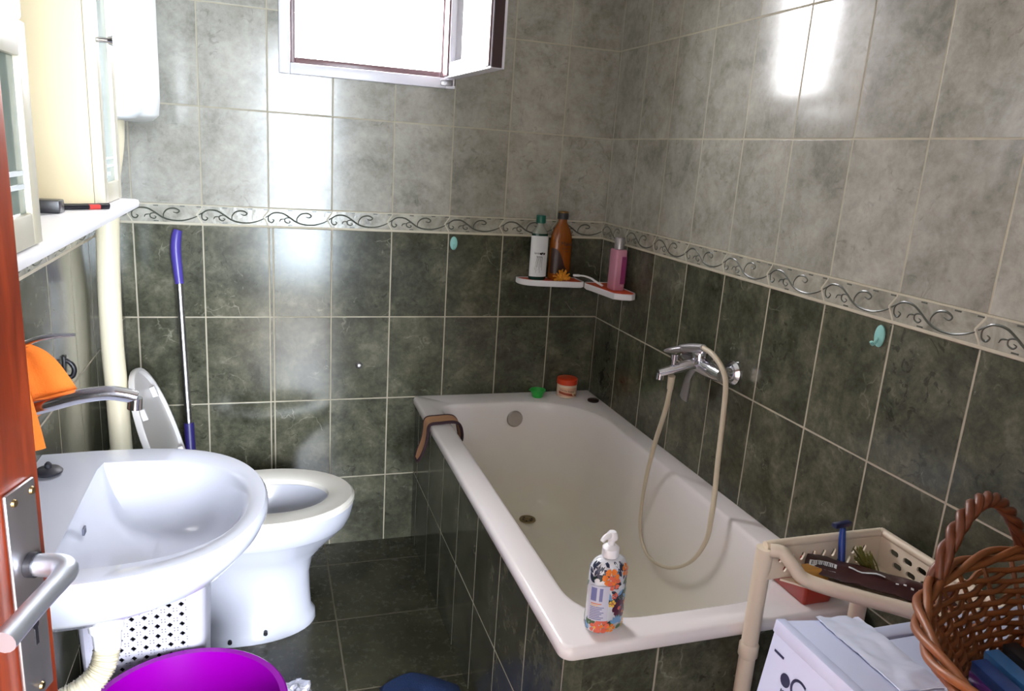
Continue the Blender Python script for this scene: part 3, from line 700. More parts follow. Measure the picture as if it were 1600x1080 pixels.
# foot scrubbing strap draped over the left rim
prof = [(-.745, .452), (-.735, .475), (-.722, .510), (-.716, .545), (-.714, .572), (-.703, .583), (-.67, .5845), (-.632, .585), (-.610, .578), (-.598, .560), (-.592, .535), (-.588, .505)]
pp = smooth_path([(a, 0, b) for a, b in prof], 4)
def strap_pt(i, s):
    t_ = i / (len(pp) - 1); y0 = -.300 + .03 * t_; w = .066 * (0.9 + .1 * math.sin(PI * t_)) * (1 if .12 < t_ < .9 else .55 + .45 * math.sin(min(t_ / .12, (1 - t_) / .1) * PI / 2))
    return Vector((pp[i].x + .010 * (0.5 - s) * (1 - t_) * 0, y0 + (s - .5) * w, pp[i].z))
t = thing('bath_scrub_strap', 'tan scrubbing strap with dark edging draped over the left rim of the bathtub', 'strap', (-.66, -.285, .584))
bm = new(); sheet(bm, [[strap_pt(i, s) for s in (0, .25, .5, .75, 1)] for i in range(len(pp))], .006); st = obj('strap_band', bm, pm('tan_loofah', 'b98a66', 0.85, var=0.2, vscale=25, bump=.001, bscale=200), t)
bm = new()
loop = [strap_pt(i, 0) for i in range(len(pp))] + [strap_pt(i, 1) for i in reversed(range(len(pp)))]; loop.append(loop[0])
tube(bm, loop, .0052, 8, up=(0, 0, 1)); obj('strap_edging', bm, pm('dark_maroon_edging', '2e1620', 0.8), t)

# soap pump bottle ----------------------------------------------------------------
bc = (-.598, -1.452, ZR)
t = thing('soap_pump_bottle', 'flowery liquid soap bottle with a white pump on the front corner of the bath rim', 'soap bottle', bc)
rot = math.radians(12); K = dict(sx=1.0, sy=.68)
whb = pm('soap_bottle_plastic', 'd9dbe2', 0.15, var=0.03)
RB = .0415
bp = [(.036, 0), (.040, .003), (RB, .008), (RB, .120), (.040, .132), (.034, .143), (.024, .149), (.0145, .151)]
TR = Matrix.Translation(bc) @ Matrix.Rotation(rot, 4, 'Z')
bm = new(); lathe(bm, bp, (0, 0, 0), 48, **K); body = obj('bottle_body', bm, whb, t, xf=TR)
def bf(u, v, d=.0005):
    """u = metres round the belly from the face towards the camera, v = height"""
    r = RB
    for (r0, z0_), (r1, z1_) in zip(bp, bp[1:]):
        if z0_ <= v <= z1_: r = r0 + (r1 - r0) * (v - z0_) / max(1e-6, z1_ - z0_); break
    a = -PI / 2 - .45 + u / RB
    return TR @ Vector(((r + d) * math.cos(a), (r * .68 + d) * math.sin(a), v))
cols = [pm('flower_orange', 'e07a2a', .3), pm('flower_coral', 'd9664f', .3), pm('leaf_navy', '27304a', .3), pm('leaf_green', '4a6a4a', .3), pm('flower_plum', '5a2340', .3), pm('flower_blue', '6f9ac6', .3), pm('label_grey', 'c6c6d6', .35), pm('label_ink', '6d70a0', .4), pm('flower_yellow', 'e3b64a', .3), pm('leaf_dark', '1e3a30', .3)]
bm = new(); layer = [0]
def blob(poly, mi):
    layer[0] += 1; d = .0004 + layer[0] * .000012
    # fan so that it follows the curved bottle
    cu = sum(p[0] for p in poly) / len(poly); cv = sum(p[1] for p in poly) / len(poly)
    c0 = bm.verts.new(bf(cu, cv, d)); q = [bm.verts.new(bf(p[0], min(max(p[1], .002), .147), d)) for p in poly]
    for i in range(len(q)): bm.faces.new((c0, q[i], q[(i + 1) % len(q)])).material_index = mi
def leaf(u, v, a, L, w, mi):
    blob([(u + math.cos(a) * L * x - math.sin(a) * w * y, v + math.sin(a) * L * x + math.cos(a) * w * y) for x, y in ((0, 0), (.25, .8), (.55, 1), (.8, .6), (1, 0), (.8, -.5), (.5, -.8), (.2, -.5))], mi)
def flower(u, v, r, mi, mc, n=5, a0=0):
    for k in range(n):
        a = a0 + 2 * PI * k / n
        blob([(u + r * (.2 + .8 * s) * math.cos(a + w_), v + r * (.2 + .8 * s) * math.sin(a + w_)) for s, w_ in ((0, 0), (.6, -.55), (.95, -.35), (1, 0), (.95, .35), (.6, .55))], mi)
    blob([(u + r * .25 * math.cos(i), v + r * .25 * math.sin(i)) for i in range(6)], mc)
random.seed(3)
for u, v, a in [(-.030, .135, 2.2), (-.022, .128, 1.1), (-.034, .118, .4), (-.038, .128, 2.9), (-.020, .118, .2), (.020, .138, 1.9), (.026, .130, 1.2), (.030, .118, 2.0), (.036, .110, 1.3), (.040, .125, 1.8), (.046, .112, 1.0), (.032, .100, 2.4), (.044, .095, 1.4), (.050, .100, .9), (.024, .112, 2.6), (-.030, .108, 2.6), (.052, .085, 1.7)]: leaf(u, v, a, .022, .0045, 2)
for u, v, a in [(.028, .072, .3), (.036, .062, 1.4), (.040, .048, .9), (.030, .040, 2.2), (.046, .034, 1.2), (.020, .040, 1.0), (.050, .066, 2.0), (.018, .060, 2.3)]: leaf(u, v, a, .022, .006, 9)
for u, v, a in [(.030, .076, .8), (.022, .084, 2.6), (.040, .080, .2), (.018, .072, .5)]: leaf(u, v, a, .016, .004, 2)
for k in range(12): leaf(random.uniform(.018, .055), random.uniform(.03, .075), random.uniform(0, 6), .016, .0055, random.choice((2, 9, 4, 3, 4)))
for k in range(34): leaf(random.uniform(.06, .20), random.uniform(.01, .13), random.uniform(0, 6), .022, .006, random.choice((0, 1, 2, 9, 3, 5)))
for k in range(46):
    u, v = random.uniform(-.050, .058), random.uniform(.008, .140)
    if v < .108 and u < .008: v = random.choice((random.uniform(.006, .024), random.uniform(.110, .142)))
    leaf(u, v, random.uniform(.4, 2.6), random.uniform(.014, .024), random.uniform(.0035, .0055), random.choice((2, 2, 2, 9, 3, 5)))
flower(.030, .052, .017, 4, 1, 6); flower(.042, .040, .012, 4, 0, 5)
for k in range(5): leaf(.026, .020, .6 + k * .5, .018, .004, 5)
flower(.004, .122, .018, 0, 1, 6); flower(.012, .108, .014, 1, 0, 5, .5); flower(.042, .130, .013, 0, 1, 5)
flower(-.006, .018, .017, 1, 0, 6); flower(-.020, .015, .012, 1, 8, 5); flower(.014, .012, .010, 0, 8, 5); flower(.048, .012, .010, 8, 0); leaf(-.036, .018, 2, .016, .005, 3); leaf(.024, .010, .2, .016, .005, 3)
flower(.012, .066, .008, 8, 1); flower(.016, .082, .007, 1, 4)
def brect(u0, u1, v0, v1, mi, n=6):
    layer[0] += 1; d = .0004 + layer[0] * .000012
    for i in range(n):
        a, b = u0 + (u1 - u0) * i / n, u0 + (u1 - u0) * (i + 1) / n
        bm.faces.new([bm.verts.new(bf(x, y, d)) for x, y in ((a, v0), (b, v0), (b, v1), (a, v1))]).material_index = mi
brect(-.040, .004, .030, .104, 6, 10); brect(-.036, -.022, .072, .100, 7); brect(-.016, -.009, .072, .100, 7)
layer[0] += 2
for r in range(8):
    brect(-.035, -.004 - .004 * (r % 3), .058 - r * .0036, .0598 - r * .0036, 7)
brect(-.034, -.010, .0655, .0675, 0); brect(-.034, -.016, .062, .0635, 8)
obj('printed_sleeve', bm, cols, body, fixn=False)
bm = new(); lathe(bm, [(.015, .1515), (.0165, .153), (.0165, .170), (.012, .174), (.0065, .176), (.0065, .187)], (0, 0, 0), 28); pc = obj('pump_collar', bm, whitepl, t, xf=TR)
bm = new(); lathe(bm, [(.0105, .1875), (.0115, .190), (.0105, .198), (.007, .203), (.002, .204)], (0, 0, 0), 24); tube(bm, smooth_path([(-.002, 0, .195), (-.012, -.003, .198), (-.022, -.005, .196), (-.028, -.006, .190)], 5), lambda s: .0065 - .002 * s, 12); obj('pump_head', bm, whitepl, t, xf=TR)

#@@LEFT
# washbasin -------------------------------------------------------------------------
sk = thing('washbasin', 'white porcelain washbasin on the left wall with a wide half round bowl', 'washbasin', (-1.64, -1.26, .74))
def basin_out(s, dz, z, flat=0.0):
    """outline of the basin, s scales it about the back edge"""
    o = []; n = 44
    for i in range(n):
        t_ = -PI / 2 + PI * i / (n - 1)
        x = -1.560 + .337 * max(0.0, math.cos(t_)) ** .62 * s; y = -1.262 + .262 * math.sin(t_) * s ** .7
        o.append((x, y, z))
    back = [(-1.6515, -1.262 + .255 * s ** .7, z), (-1.6515, -1.262 - .255 * s ** .7, z)]
    return o + back
def basin_in(s, z, xb=-1.532, dx=0.0):
    o = []; n = 44
    for i in range(n):
        t_ = -PI / 2 + PI * i / (n - 1)
        x = xb + (.280 * max(0.0, math.cos(t_)) ** .62) * s + dx; y = -1.270 + .205 * math.sin(t_) * (s * .65 + .35)
        o.append((x, y, z))
    return o + [(xb + dx - .006, -1.270 + .17 * (s * .65 + .35), z), (xb + dx - .006, -1.270 - .17 * (s * .65 + .35), z)]
bm = new(); ZK = .82
R = [basin_out(.42, 0, .690), basin_out(.66, 0, .705), basin_out(.88, 0, .742), basin_out(.975, 0, .780), basin_out(1.0, 0, .800), basin_out(1.0, 0, .812), basin_out(.985, 0, .8195), basin_out(.955, 0, .8205),
     basin_in(1.0, .818), basin_in(.97, .812), basin_in(.92, .795, dx=.005), basin_in(.80, .760, dx=.02), basin_in(.64, .732, dx=.04), basin_in(.42, .716, dx=.07), basin_in(.18, .709, dx=.11)]
loft(bm, R); obj('basin_bowl', bm, porc, sk, sharp=50)
bm = new(); box(bm, -1.5255, -1.5215, -1.305, -1.289, .785, .797, .001); obj('overflow_hole', bm, pm('shadow_grey', '5c5f70', .5), sk)
# trap under the basin
tr = thing('basin_trap', 'white plastic trap and ribbed waste hose hanging under the washbasin', 'waste trap', (-1.50, -1.27, .62))
bm = new(); lathe(bm, [(.024, .690), (.024, .645), (.0285, .643), (.0285, .600), (.024, .596), (.022, .560), (.016, .545)], (-1.500, -1.300, 0), 28); obj('trap_cup', bm, whitepl, tr)
bm = new(); lathe(bm, [(.0305, .612), (.0305, .640)], (-1.500, -1.300, 0), 14); obj('trap_nut', bm, whitepl, tr)
hp = smooth_path([(-1.500, -1.302, .565), (-1.506, -1.315, .535), (-1.527, -1.33, .51), (-1.57, -1.34, .49), (-1.62, -1.345, .475), (-1.640, -1.35, .44), (-1.625, -1.35, .30), (-1.61, -1.34, .05), (-1.61, -1.34, .002)], 26)
bm = new(); tube(bm, hp, lambda s: .0205 + .0028 * math.sin(s * 2 * PI * 78), 16); obj('waste_hose', bm, pm('ivory_hose', 'e3dcc8', .45, var=.06), tr)
# tap
tp = thing('basin_tap', 'chrome swan spout tap standing on the back ledge of the washbasin', 'tap', (-1.60, -1.262, .8205))
bm = new(); lathe(bm, [(.023, 0), (.023, .006), (.019, .012), (.019, .15), (.021, .17), (.022, .20), (.020, .215)], (-1.628, -1.262, .8206), 28); obj('tap_body', bm, chrome, tp)
bm = new(); tube(bm, smooth_path([(-1.628, -1.262, .985), (-1.60, -1.262, 1.000), (-1.56, -1.262, 1.012), (-1.52, -1.262, 1.022), (-1.48, -1.262, 1.026), (-1.455, -1.262, 1.022), (-1.435, -1.262, 1.016)], 7), lambda s: .0138 - .002 * s, 16)
cyl(bm, (-1.438, -1.262, 1.016), (-1.440, -1.262, .996), .0115, 18, .012); obj('tap_spout', bm, chrome, tp)
bm = new(); tube(bm, smooth_path([(-1.628, -1.262, 1.030), (-1.615, -1.262, 1.095), (-1.585, -1.262, 1.118), (-1.555, -1.262, 1.126), (-1.522, -1.262, 1.128)], 6), lambda s: .0125 - .008 * s, 14, flat=.6); obj('tap_lever', bm, chrome, tp)
# orange cloth
def cl(i, j, n=14, m_=8):
    t_ = i / (n - 1); s = j / (m_ - 1)
    # near flap hangs long, far flap spreads into a corner
    if t_ < .5:
        q = t_ / .5; return Vector((-1.626 + .040 * s * (1.0 - .35 * q) + .016 * (1 - q), -1.300 + .012 * q + .006 * math.sin(s * 7 + q * 3), .945 + .175 * q))
    q = (t_ - .5) / .5; return Vector((-1.615 + .030 * s * (1 - q) + q * (.010 + s * .075), -1.286 + .052 * q + .007 * math.sin(s * 6), 1.120 - .095 * q + .020 * math.sin(q * PI) - .055 * q * (1 - s)))
bm = new(); sheet(bm, [[cl(i, j) for j in range(8)] for i in range(14)], .003)
single('cleaning_cloth', bm, orange, (-1.60, -1.29, .95), 'orange cleaning cloth hung over the washbasin tap', 'cloth', sharp=70)
# plug on the ledge
bm = new(); lathe(bm, [(.016, 0), (.023, .002), (.024, .006), (.019, .011), (.006, .013), (.006, .020), (.0025, .024)], (-1.617, -1.110, .8207), 28)
single('basin_plug', bm, blackrub, (-1.617, -1.110, .8207), 'black rubber plug lying on the washbasin ledge', 'plug')
# black hook on left wall
bm = new(); tube(bm, smooth_path([(XL + .001, -.79, .955), (XL + .012, -.79, .950), (XL + .020, -.79, .935), (XL + .016, -.79, .918), (XL + .006, -.79, .915)], 5), .0055, 10); box(bm, XL + .0003, XL + .005, -.80, -.78, .925, .965, .001)
single('wall_hook', bm, darkpl, (XL + .003, -.79, .94), 'small black hook on the left wall behind the tap', 'hook')

# mirror cabinet with two small cupboards on a shelf --------------------------------
CZ = 1.330; XS = -1.457
cab = thing('bathroom_cabinet', 'cream wall cabinet with two glass door cupboards on a white shelf above the washbasin', 'cabinet', (XL, -1.42, CZ - .014))
bm = new(); sh = [(CZ - .022, .010), (CZ - .021, .003), (CZ - .016, 0), (CZ - .006, 0), (CZ - .001, .003), (CZ, .010)]
prof = [(XL + .0006, CZ), (XS - .008, CZ), (XS - .002, CZ - .002), (XS, CZ - .007), (XS - .002, CZ - .015), (XS - .008, CZ - .018), (XS - .03, CZ - .018), (XL + .0006, CZ - .018)]
loft(bm, [[(a, y, b) for a, b in prof] for y in (-1.882, -.972, -.962)]); obj('shelf', bm, whitepl, cab)
frost = pm('cabinet_glass', '9fb0ac', 0.12, var=0.18, vscale=7, spec=0.6)
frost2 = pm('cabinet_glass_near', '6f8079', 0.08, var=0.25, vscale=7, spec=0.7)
def cupboard(y0, y1, z1, xf_, gm, knob):
    th = .016
    bm = new()
    for yy in (y0, y1 - th): box(bm, XL + .0006, xf_ - .018, yy, yy + th, CZ + .0004, z1)
    box(bm, XL + .0006, xf_ - .018, y0 + th, y1 - th, CZ + .0004, CZ + .016); box(bm, XL + .0006, xf_ - .018, y0 + th, y1 - th, z1 - .016, z1)
    box(bm, XL + .0006, XL + .006, y0 + th, y1 - th, CZ + .016, z1 - .016)
    obj('cupboard_carcass', bm, creamlam, cab)
    g0, g1 = y0 + .028, y1 - .030; za, zb = CZ + .036, z1 - .036
    bm = new()
    for (a, b, c_, d) in ((y0, g0, CZ + .002, z1), (g1, y1, CZ + .002, z1), (g0, g1, CZ + .002, za), (g0, g1, zb, z1)): box(bm, xf_ - .0175, xf_, a, b, c_, d, .0012)
    d_ = obj('cupboard_door', bm, doorlam, cab)
    bm = new(); box(bm, xf_ - .011, xf_ - .006, g0, g1, za, zb); gl = obj('door_glass', bm, gm, d_)
    bm = new()
    for zz in (za + .026, za + .040): box(bm, xf_ - .0058, xf_ - .0045, g0 + .002, g1 - .002, zz, zz + .005)
    if knob:
        for k in range(5): box(bm, xf_ - .0058, xf_ - .0045, g0 + .012 + k * .011, g0 + .018 + k * .011, za + .012 - .004 * math.sin(k * 1.6), za + .018)
    obj('glass_motif', bm, pm('white_glass_print', 'dfe8ee', .4), gl)
    if knob:
        bm = new(); cyl(bm, (xf_, y0 + .016, CZ + .275), (xf_ + .016, y0 + .016, CZ + .275), .0045, 16); cyl(bm, (xf_ + .016, y0 + .016, CZ + .275), (xf_ + .024, y0 + .016, CZ + .275), .006, 18, .0085); obj('door_knob', bm, chrome, d_)
cupboard(-1.130, -.966, CZ + .66, -1.487, frost, True)
cupboard(-1.880, -1.654, CZ + .232, -1.461, frost2, False)
bm = new(); box(bm, XL + .0008, XL + .008, -1.653, -1.132, CZ + .03, CZ + .64, .001); obj('mirror', bm, pm('mirror_silver', 'd5d8d8', .03, 1.0, var=0), cab)
lamp = thing('cabinet_lamp', 'bright white light box above the near cupboard at the left edge', 'lamp', (-1.55, -1.77, CZ + .233))
bm = new(); box(bm, XL + .02, -1.462, -1.878, -1.656, CZ + .2335, CZ + .44, .004); obj('lamp_diffuser', bm, pm('lit_diffuser', 'f4f2ea', .4, var=0, emis=(1, .97, .9, 1), estr=1.0), lamp)
# make-up on the shelf
t = thing('makeup_case', 'small black make-up case on the cabinet shelf', 'case', (-1.55, -1.29, CZ))
bm = new(); box(bm, -1.590, -1.518, -1.315, -1.283, CZ + .0003, CZ + .020, .002); obj('case_body', bm, darkpl, t)
for k, (a, b, z, nm, lb) in enumerate((((-1.556, -1.272), (-1.470, -1.205), .0042, 'red', 'black cosmetic pencil with a red band lying nearest the shelf edge'), ((-1.560, -1.256), (-1.474, -1.180), .0042, 'blk', 'plain black cosmetic pencil lying beside the cream cupboard'))):
    t = thing('cosmetic_pencil', lb, 'pencil', (a[0], a[1], CZ), 'cosmetic pencils on the cabinet shelf')
    A = Vector((a[0], a[1], CZ + z)); B = Vector((b[0], b[1], CZ + z)); bm = new(); cyl(bm, A, B, .004, 12); p_ = obj('pencil_barrel', bm, darkpl, t)
    if k == 0: bm = new(); cyl(bm, A.lerp(B, .70), A.lerp(B, .86), .0043, 12); obj('pencil_band', bm, pm('red_band', 'c0403c', .4), t)

# high level cistern and pipe -------------------------------------------------------
t = thing('toilet_cistern', 'white plastic high level cistern on the left wall near the back corner', 'cistern', (-1.57, -.41, 1.49))
bm = new()
loft(bm, [[(a, b, z) for a, b in rrect(XL + .0006 , XL + .0006 + w, -.41 - d, -.41 + d, (r, .004, .004, r), 6)] for w, d, r, z in ((.115, .165, .03, 1.484), (.142, .185, .035, 1.490), (.156, .192, .035, 1.505), (.160, .195, .035, 1.55), (.160, .195, .035, 1.92), (.150, .19, .035, 1.94))]); obj('cistern_tank', bm, pm('white_tank_plastic', 'eef3f6', .22, var=.02), t)
bm = new(); box(bm, XL + .0006, XL + .165, -.61, -.21, 1.9405, 1.965, .008); obj('cistern_lid', bm, whitepl, t)
bm = new(); pp_ = smooth_path([(-1.585, -.42, 1.4838), (-1.588, -.43, 1.42), (-1.600, -.45, 1.32), (-1.606, -.455, 1.20), (-1.612, -.45, 1.05), (-1.612, -.455, .90), (-1.606, -.47, .78), (-1.602, -.48, .62), (-1.600, -.47, .45), (-1.590, -.455, .36), (-1.55, -.44, .325), (-1.518, -.44, .325)], 8)
tube(bm, pp_, .028, 18)
single('flush_pipe', bm, pipecr, (-1.602, -.46, .6), 'cream plastic flush pipe running down the left wall corner to the toilet', 'pipe')

# toilet ---------------------------------------------------------------------------
TY = -.440
to = thing('toilet', 'white porcelain toilet with its seat lid raised between washbasin and bathtub', 'toilet', (-1.25, TY, 0))
def egg(cx, hl, hw, z, n=40, back=1.0):
    o = []
    for i in range(n):
        a = 2 * PI * i / n; c_, s_ = math.cos(a), math.sin(a)
        p = 2.0 if c_ > 0 else 2.6
        o.append((cx + hl * math.copysign(abs(c_) ** (2 / p), c_) * (1 if c_ > 0 else back), TY + hw * math.copysign(abs(s_) ** (2 / p), s_), z))
    return o
bm = new()
R = [egg(-1.275, .190, .120, 0), egg(-1.275, .193, .123, .006), egg(-1.275, .190, .118, .030), egg(-1.275, .178, .105, .050), egg(-1.272, .172, .100, .10), egg(-1.270, .168, .099, .17), egg(-1.262, .172, .105, .225), egg(-1.245, .195, .128, .270), egg(-1.232, .222, .156, .310), egg(-1.226, .238, .174, .335), egg(-1.226, .240, .177, .338), egg(-1.222, .247, .184, .365), egg(-1.220, .250, .187, .395), egg(-1.220, .247, .184, .402),
     egg(-1.205, .165, .125, .402), egg(-1.205, .160, .120, .39), egg(-1.21, .14, .10, .32), egg(-1.23, .09, .065, .25), egg(-1.24, .05, .04, .22)]
loft(bm, R)
tube(bm, smooth_path([(-1.40, TY, .26), (-1.46, TY, .26), (-1.50, TY, .22), (-1.515, TY, .12), (-1.515, TY, .004)], 6), .055, 18)
box(bm, -1.50, -1.40, TY - .09, TY + .09, .30, .395, .02)
cyl(bm, (-1.516, TY, .325), (-1.48, TY, .325), .033)
tb = obj('toilet_bowl', bm, porc, to, sharp=60)
bm = new(); loft(bm, [egg(-1.245, .09, .066, .262), egg(-1.245, .085, .064, .263)]); obj('bowl_water', bm, pm('bowl_water_stain', '6b625a', .05), tb)
for x, y, z in ((-1.235, TY - .110, .034), (-1.335, TY - .112, .020)):
    bm = new(); cyl(bm, (x, y, z), (x, y - .012, z), .0065, 12); obj('floor_bolt', bm, darkpl, to)
bm = new()
loft(bm, [egg(-1.215, .240, .188, .4035), egg(-1.215, .248, .196, .408), egg(-1.215, .248, .196, .420), egg(-1.215, .240, .190, .428), egg(-1.205, .170, .125, .428), egg(-1.205, .160, .115, .422), egg(-1.205, .158, .113, .408), egg(-1.205, .165, .12, .4035), egg(-1.215, .240, .188, .4035)], cap0=False, cap1=False)
bmesh.ops.remove_doubles(bm, verts=bm.verts, dist=.0001)
obj('toilet_seat', bm, pm('white_seat_plastic', 'e8e4dc', .25, var=.02), to)
hz = Vector((-1.440, TY, .436)); ldir = Vector((-.125, 0, .385)).normalized(); lnrm = Vector((ldir.z, 0, -ldir.x))
def lidp(s, y, w): return hz + ldir * s + Vector((0, y, 0)) + lnrm * w
def lidout(k, w, n=40): return [lidp(.205 + .205 * k * math.copysign(abs(math.cos(2 * PI * i / n)) ** (.8 if math.cos(2 * PI * i / n) < 0 else 1), math.cos(2 * PI * i / n)), .190 * k * math.sin(2 * PI * i / n), w) for i in range(n)]
bm = new(); loft(bm, [lidout(.93, -.014), lidout(.99, -.010), lidout(1.0, 0), lidout(.99, .006), lidout(.95, .006), lidout(.93, -.004), lidout(.5, -.007)]); ld = obj('toilet_lid', bm, pm('white_lid_plastic', 'dfdcdc', .28, var=.02), to)
for s, y in ((.31, -.10), (.31, .10), (.10, -.13), (.10, .13)):
    bm = new(); bmesh.ops.create_cube(bm, size=1.0, matrix=Matrix.Translation(lidp(s, y, .003)) @ lnrm.to_track_quat('Z', 'Y').to_matrix().to_4x4() @ Matrix.Diagonal((.012, .03, .014, 1))); obj('lid_bumper', bm, whitepl, ld)
bm = new(); cyl(bm, (-1.440, TY - .09, .436), (-1.440, TY + .09, .436), .009); 
for y in (-.075, .075): box(bm, -1.452, -1.428, TY + y - .012, TY + y + .012, .4022, .440, .003)
obj('lid_hinge', bm, whitepl, to)

# mop ---------------------------------------------------------------------------------
A = Vector((-1.440, -.235, .03)); Bq = Vector((-1.488, -.026, 1.165))
t = thing('mop', 'mop with a chrome pole and purple grip leaning on the back wall beside the toilet', 'mop', (A.x, A.y, 0))
bm = new(); cyl(bm, A.lerp(Bq, .36), A.lerp(Bq, .88), .0112, 18); obj('pole', bm, pm('polished_steel', 'e2e2e8', .26, 1.0, var=.02), t)
bm = new(); tube(bm, smooth_path([A.lerp(Bq, .853), A.lerp(Bq, .905) + Vector((-.003, 0, 0)), A.lerp(Bq, .95) + Vector((-.004, 0, 0)), A.lerp(Bq, .985) + Vector((.001, 0, 0)), Bq + Vector((.006, 0, 0))], 6), lambda s: .013 + .003 * math.sin(PI * s), 18); obj('grip', bm, purple, t)
bm = new(); cyl(bm, A.lerp(Bq, .34), A.lerp(Bq, .465), .0155, 18); obj('pole_clamp', bm, pm('dark_purple_plastic', '2c2566', .4), t)
bm = new(); cyl(bm, A.lerp(Bq, .02), A.lerp(Bq, .35), .0085, 14); obj('lower_pole', bm, chrome, t)
bm = new(); box(bm, A.x - .06, A.x + .06, A.y - .035, A.y + .035, .002, .05, .01); obj('mop_head', bm, pm('grey_mop', '8a8a90', .9), t)

# laundry basket ------------------------------------------------------------------------
LX0, LX1, LY0, LY1 = -1.640, -1.362, -.955, -.70
lb = thing('laundry_basket', 'white plastic laundry basket with diamond cut holes under the washbasin', 'basket', ((LX0 + LX1) / 2, (LY0 + LY1) / 2, 0))
bm = new(); HBK = .50; tp_ = .016
def fr(u, v, w): k = 1 - v / HBK; return (u, LY0 + tp_ * k + (.003 - w), v)
holes = []
for r in range(12):
    for c_ in range(8):
        x = LX0 + .040 + c_ * .0262; z = .15 + r * .0262
        holes.append([(x + .0068, z), (x, z + .0068), (x - .0068, z), (x, z - .0068)])
        for sx_, sz_ in ((1, 1), (-1, 1), (1, -1), (-1, -1)):
            a, b = x + sx_ * .0096, z + sz_ * .0096
            holes.append([(a - .0013, b - .0013), (a + .0013, b - .0013), (a + .0013, b + .0013), (a - .0013, b + .0013)])
perf(bm, [(LX0 + .02, .01), (LX1 - .03, .01), (LX1 - .03, HBK), (LX0 + .02, HBK)], holes, fr, .003)
def body_ring(z, ins=0.0):
    k = 1 - z / HBK; q = rrect(LX0 + tp_ * k + ins, LX1 - tp_ * k - ins, LY0 + tp_ * k + ins, LY1 - tp_ * k - ins, .03, 6)
    return q
def open_ring(z, ins):   # wall everywhere except the flat perforated front
    q = body_ring(z, ins); pts = [p for p in q]
    i0 = 21   # the points of rrect run x1y1, x0y1, x0y0, x1y0
    return [(p[0], p[1], z) for p in pts[21:28] + pts[0:21]]
out_ = [open_ring(z, 0) for z in (.012, .25, HBK)]; inn_ = [open_ring(z, .003) for z in (HBK, .25, .012)]
loft(bm, out_ + inn_, False, False, closed=False)
q0 = body_ring(.012, .001); loft(bm, [[(a, b, .002) for a, b in q0], [(a, b, .012) for a, b in q0]])
basketpl = pm('lilac_white_plastic', 'b2b0be', 0.4, var=.03)
obj('basket_body', bm, basketpl, lb, sharp=30)
bm = new(); random.seed(11)  # dark filler, added so the holes in the front read black
q3 = [rrect(LX0 + .026 + d, LX1 - .026 - d, LY0 + .030 + d, LY1 - .026 - d, .03, 5) for d in (.004, 0, 0, .02, .07)]
lr = loft(bm, [[(a, b, z) for a, b in q] for q, z in zip(q3, (.014, .03, .40, .45, .475))])
for row in lr[1:]:
    for v in row: v.co.x += random.uniform(-.003, .003); v.co.z += random.uniform(-.006, .006)
single('basket_filler', bm, pm('dark_filler', '1d1a20', .9, var=.3, vscale=30), ((LX0 + LX1) / 2, (LY0 + LY1) / 2, .014), 'dark filler added inside the white laundry basket to make its holes look black', 'filler', sharp=60)
bm = new(); q1 = rrect(LX0 - .004, LX1 + .004, LY0 - .004, LY1 + .004, .034, 6); q2 = rrect(LX0 + .006, LX1 - .006, LY0 + .006, LY1 - .006, .026, 6)
loft(bm, [[(a, b, HBK + .0005) for a, b in q2], [(a, b, HBK + .0005) for a, b in q1], [(a, b, HBK + .012) for a, b in q1], [(a, b, HBK + .012) for a, b in q2], [(a, b, HBK + .0005) for a, b in q2]], False, False); bmesh.ops.remove_doubles(bm, verts=bm.verts, dist=.0001); obj('basket_rim', bm, basketpl, lb)

# magenta tub, bag and rug on the floor -------------------------------------------------
c = (-1.395, -1.172, 0)
t = thing('plastic_bucket', 'magenta plastic wash bucket on the floor in front of the laundry basket', 'bucket', c)
bm = new(); lathe(bm, [(.135, .002), (.142, .004), (.196, .290), (.206, .292), (.208, .298), (.204, .301), (.192, .299), (.138, .010), (.02, .008)], c, 64); obj('bucket_body', bm, magenta, t)
bm = new(); random.seed(5); cx, cy = -1.165, -.875
vs0 = bmesh.ops.create_icosphere(bm, subdivisions=4, radius=1.0)['verts']
for v in vs0:
    d = v.co.normalized(); n = noise.noise(d * 3.1) * .35 + noise.noise(d * 7.3) * .22; r = 1 + n
    v.co = Vector((cx + d.x * .05 * r, cy + d.y * .06 * r, max(.001, .040 + d.z * .042 * r)))
single('crumpled_bag', bm, pm('white_foil', 'c9c9d4', .25, .4, var=.2, vscale=30), (cx, cy, 0), 'crumpled white shiny bag on the floor beside the magenta bucket', 'bag', sharp=25)
bm = new(); N, Mq = 26, 22
def rug(i, j):
    u = i / (N - 1); v = j / (Mq - 1); x = -.935 + .215 * u; y = -1.42 + .585 * v + .045 * math.sin(u * 3.1 + .4) * (v > .0) - .02 * abs(u - .45) * 2
    edge = min(u, 1 - u, v, 1 - v); h = .004 + (.030 + .016 * math.sin(u * 6 + v * 3) + .012 * noise.noise(Vector((u * 5, v * 7, 1)))) * min(1, edge * 5)
    return Vector((x, y, max(.0035, h)))
sheet(bm, [[rug(i, j) for j in range(Mq)] for i in range(N)], .004)
single('bath_rug', bm, pm('navy_terry', '16305e', .95, var=.25, vscale=60, bump=.003, bscale=250), (-.83, -1.15, 0), 'rumpled navy blue rug on the floor beside the tiled bath side', 'rug', sharp=80)

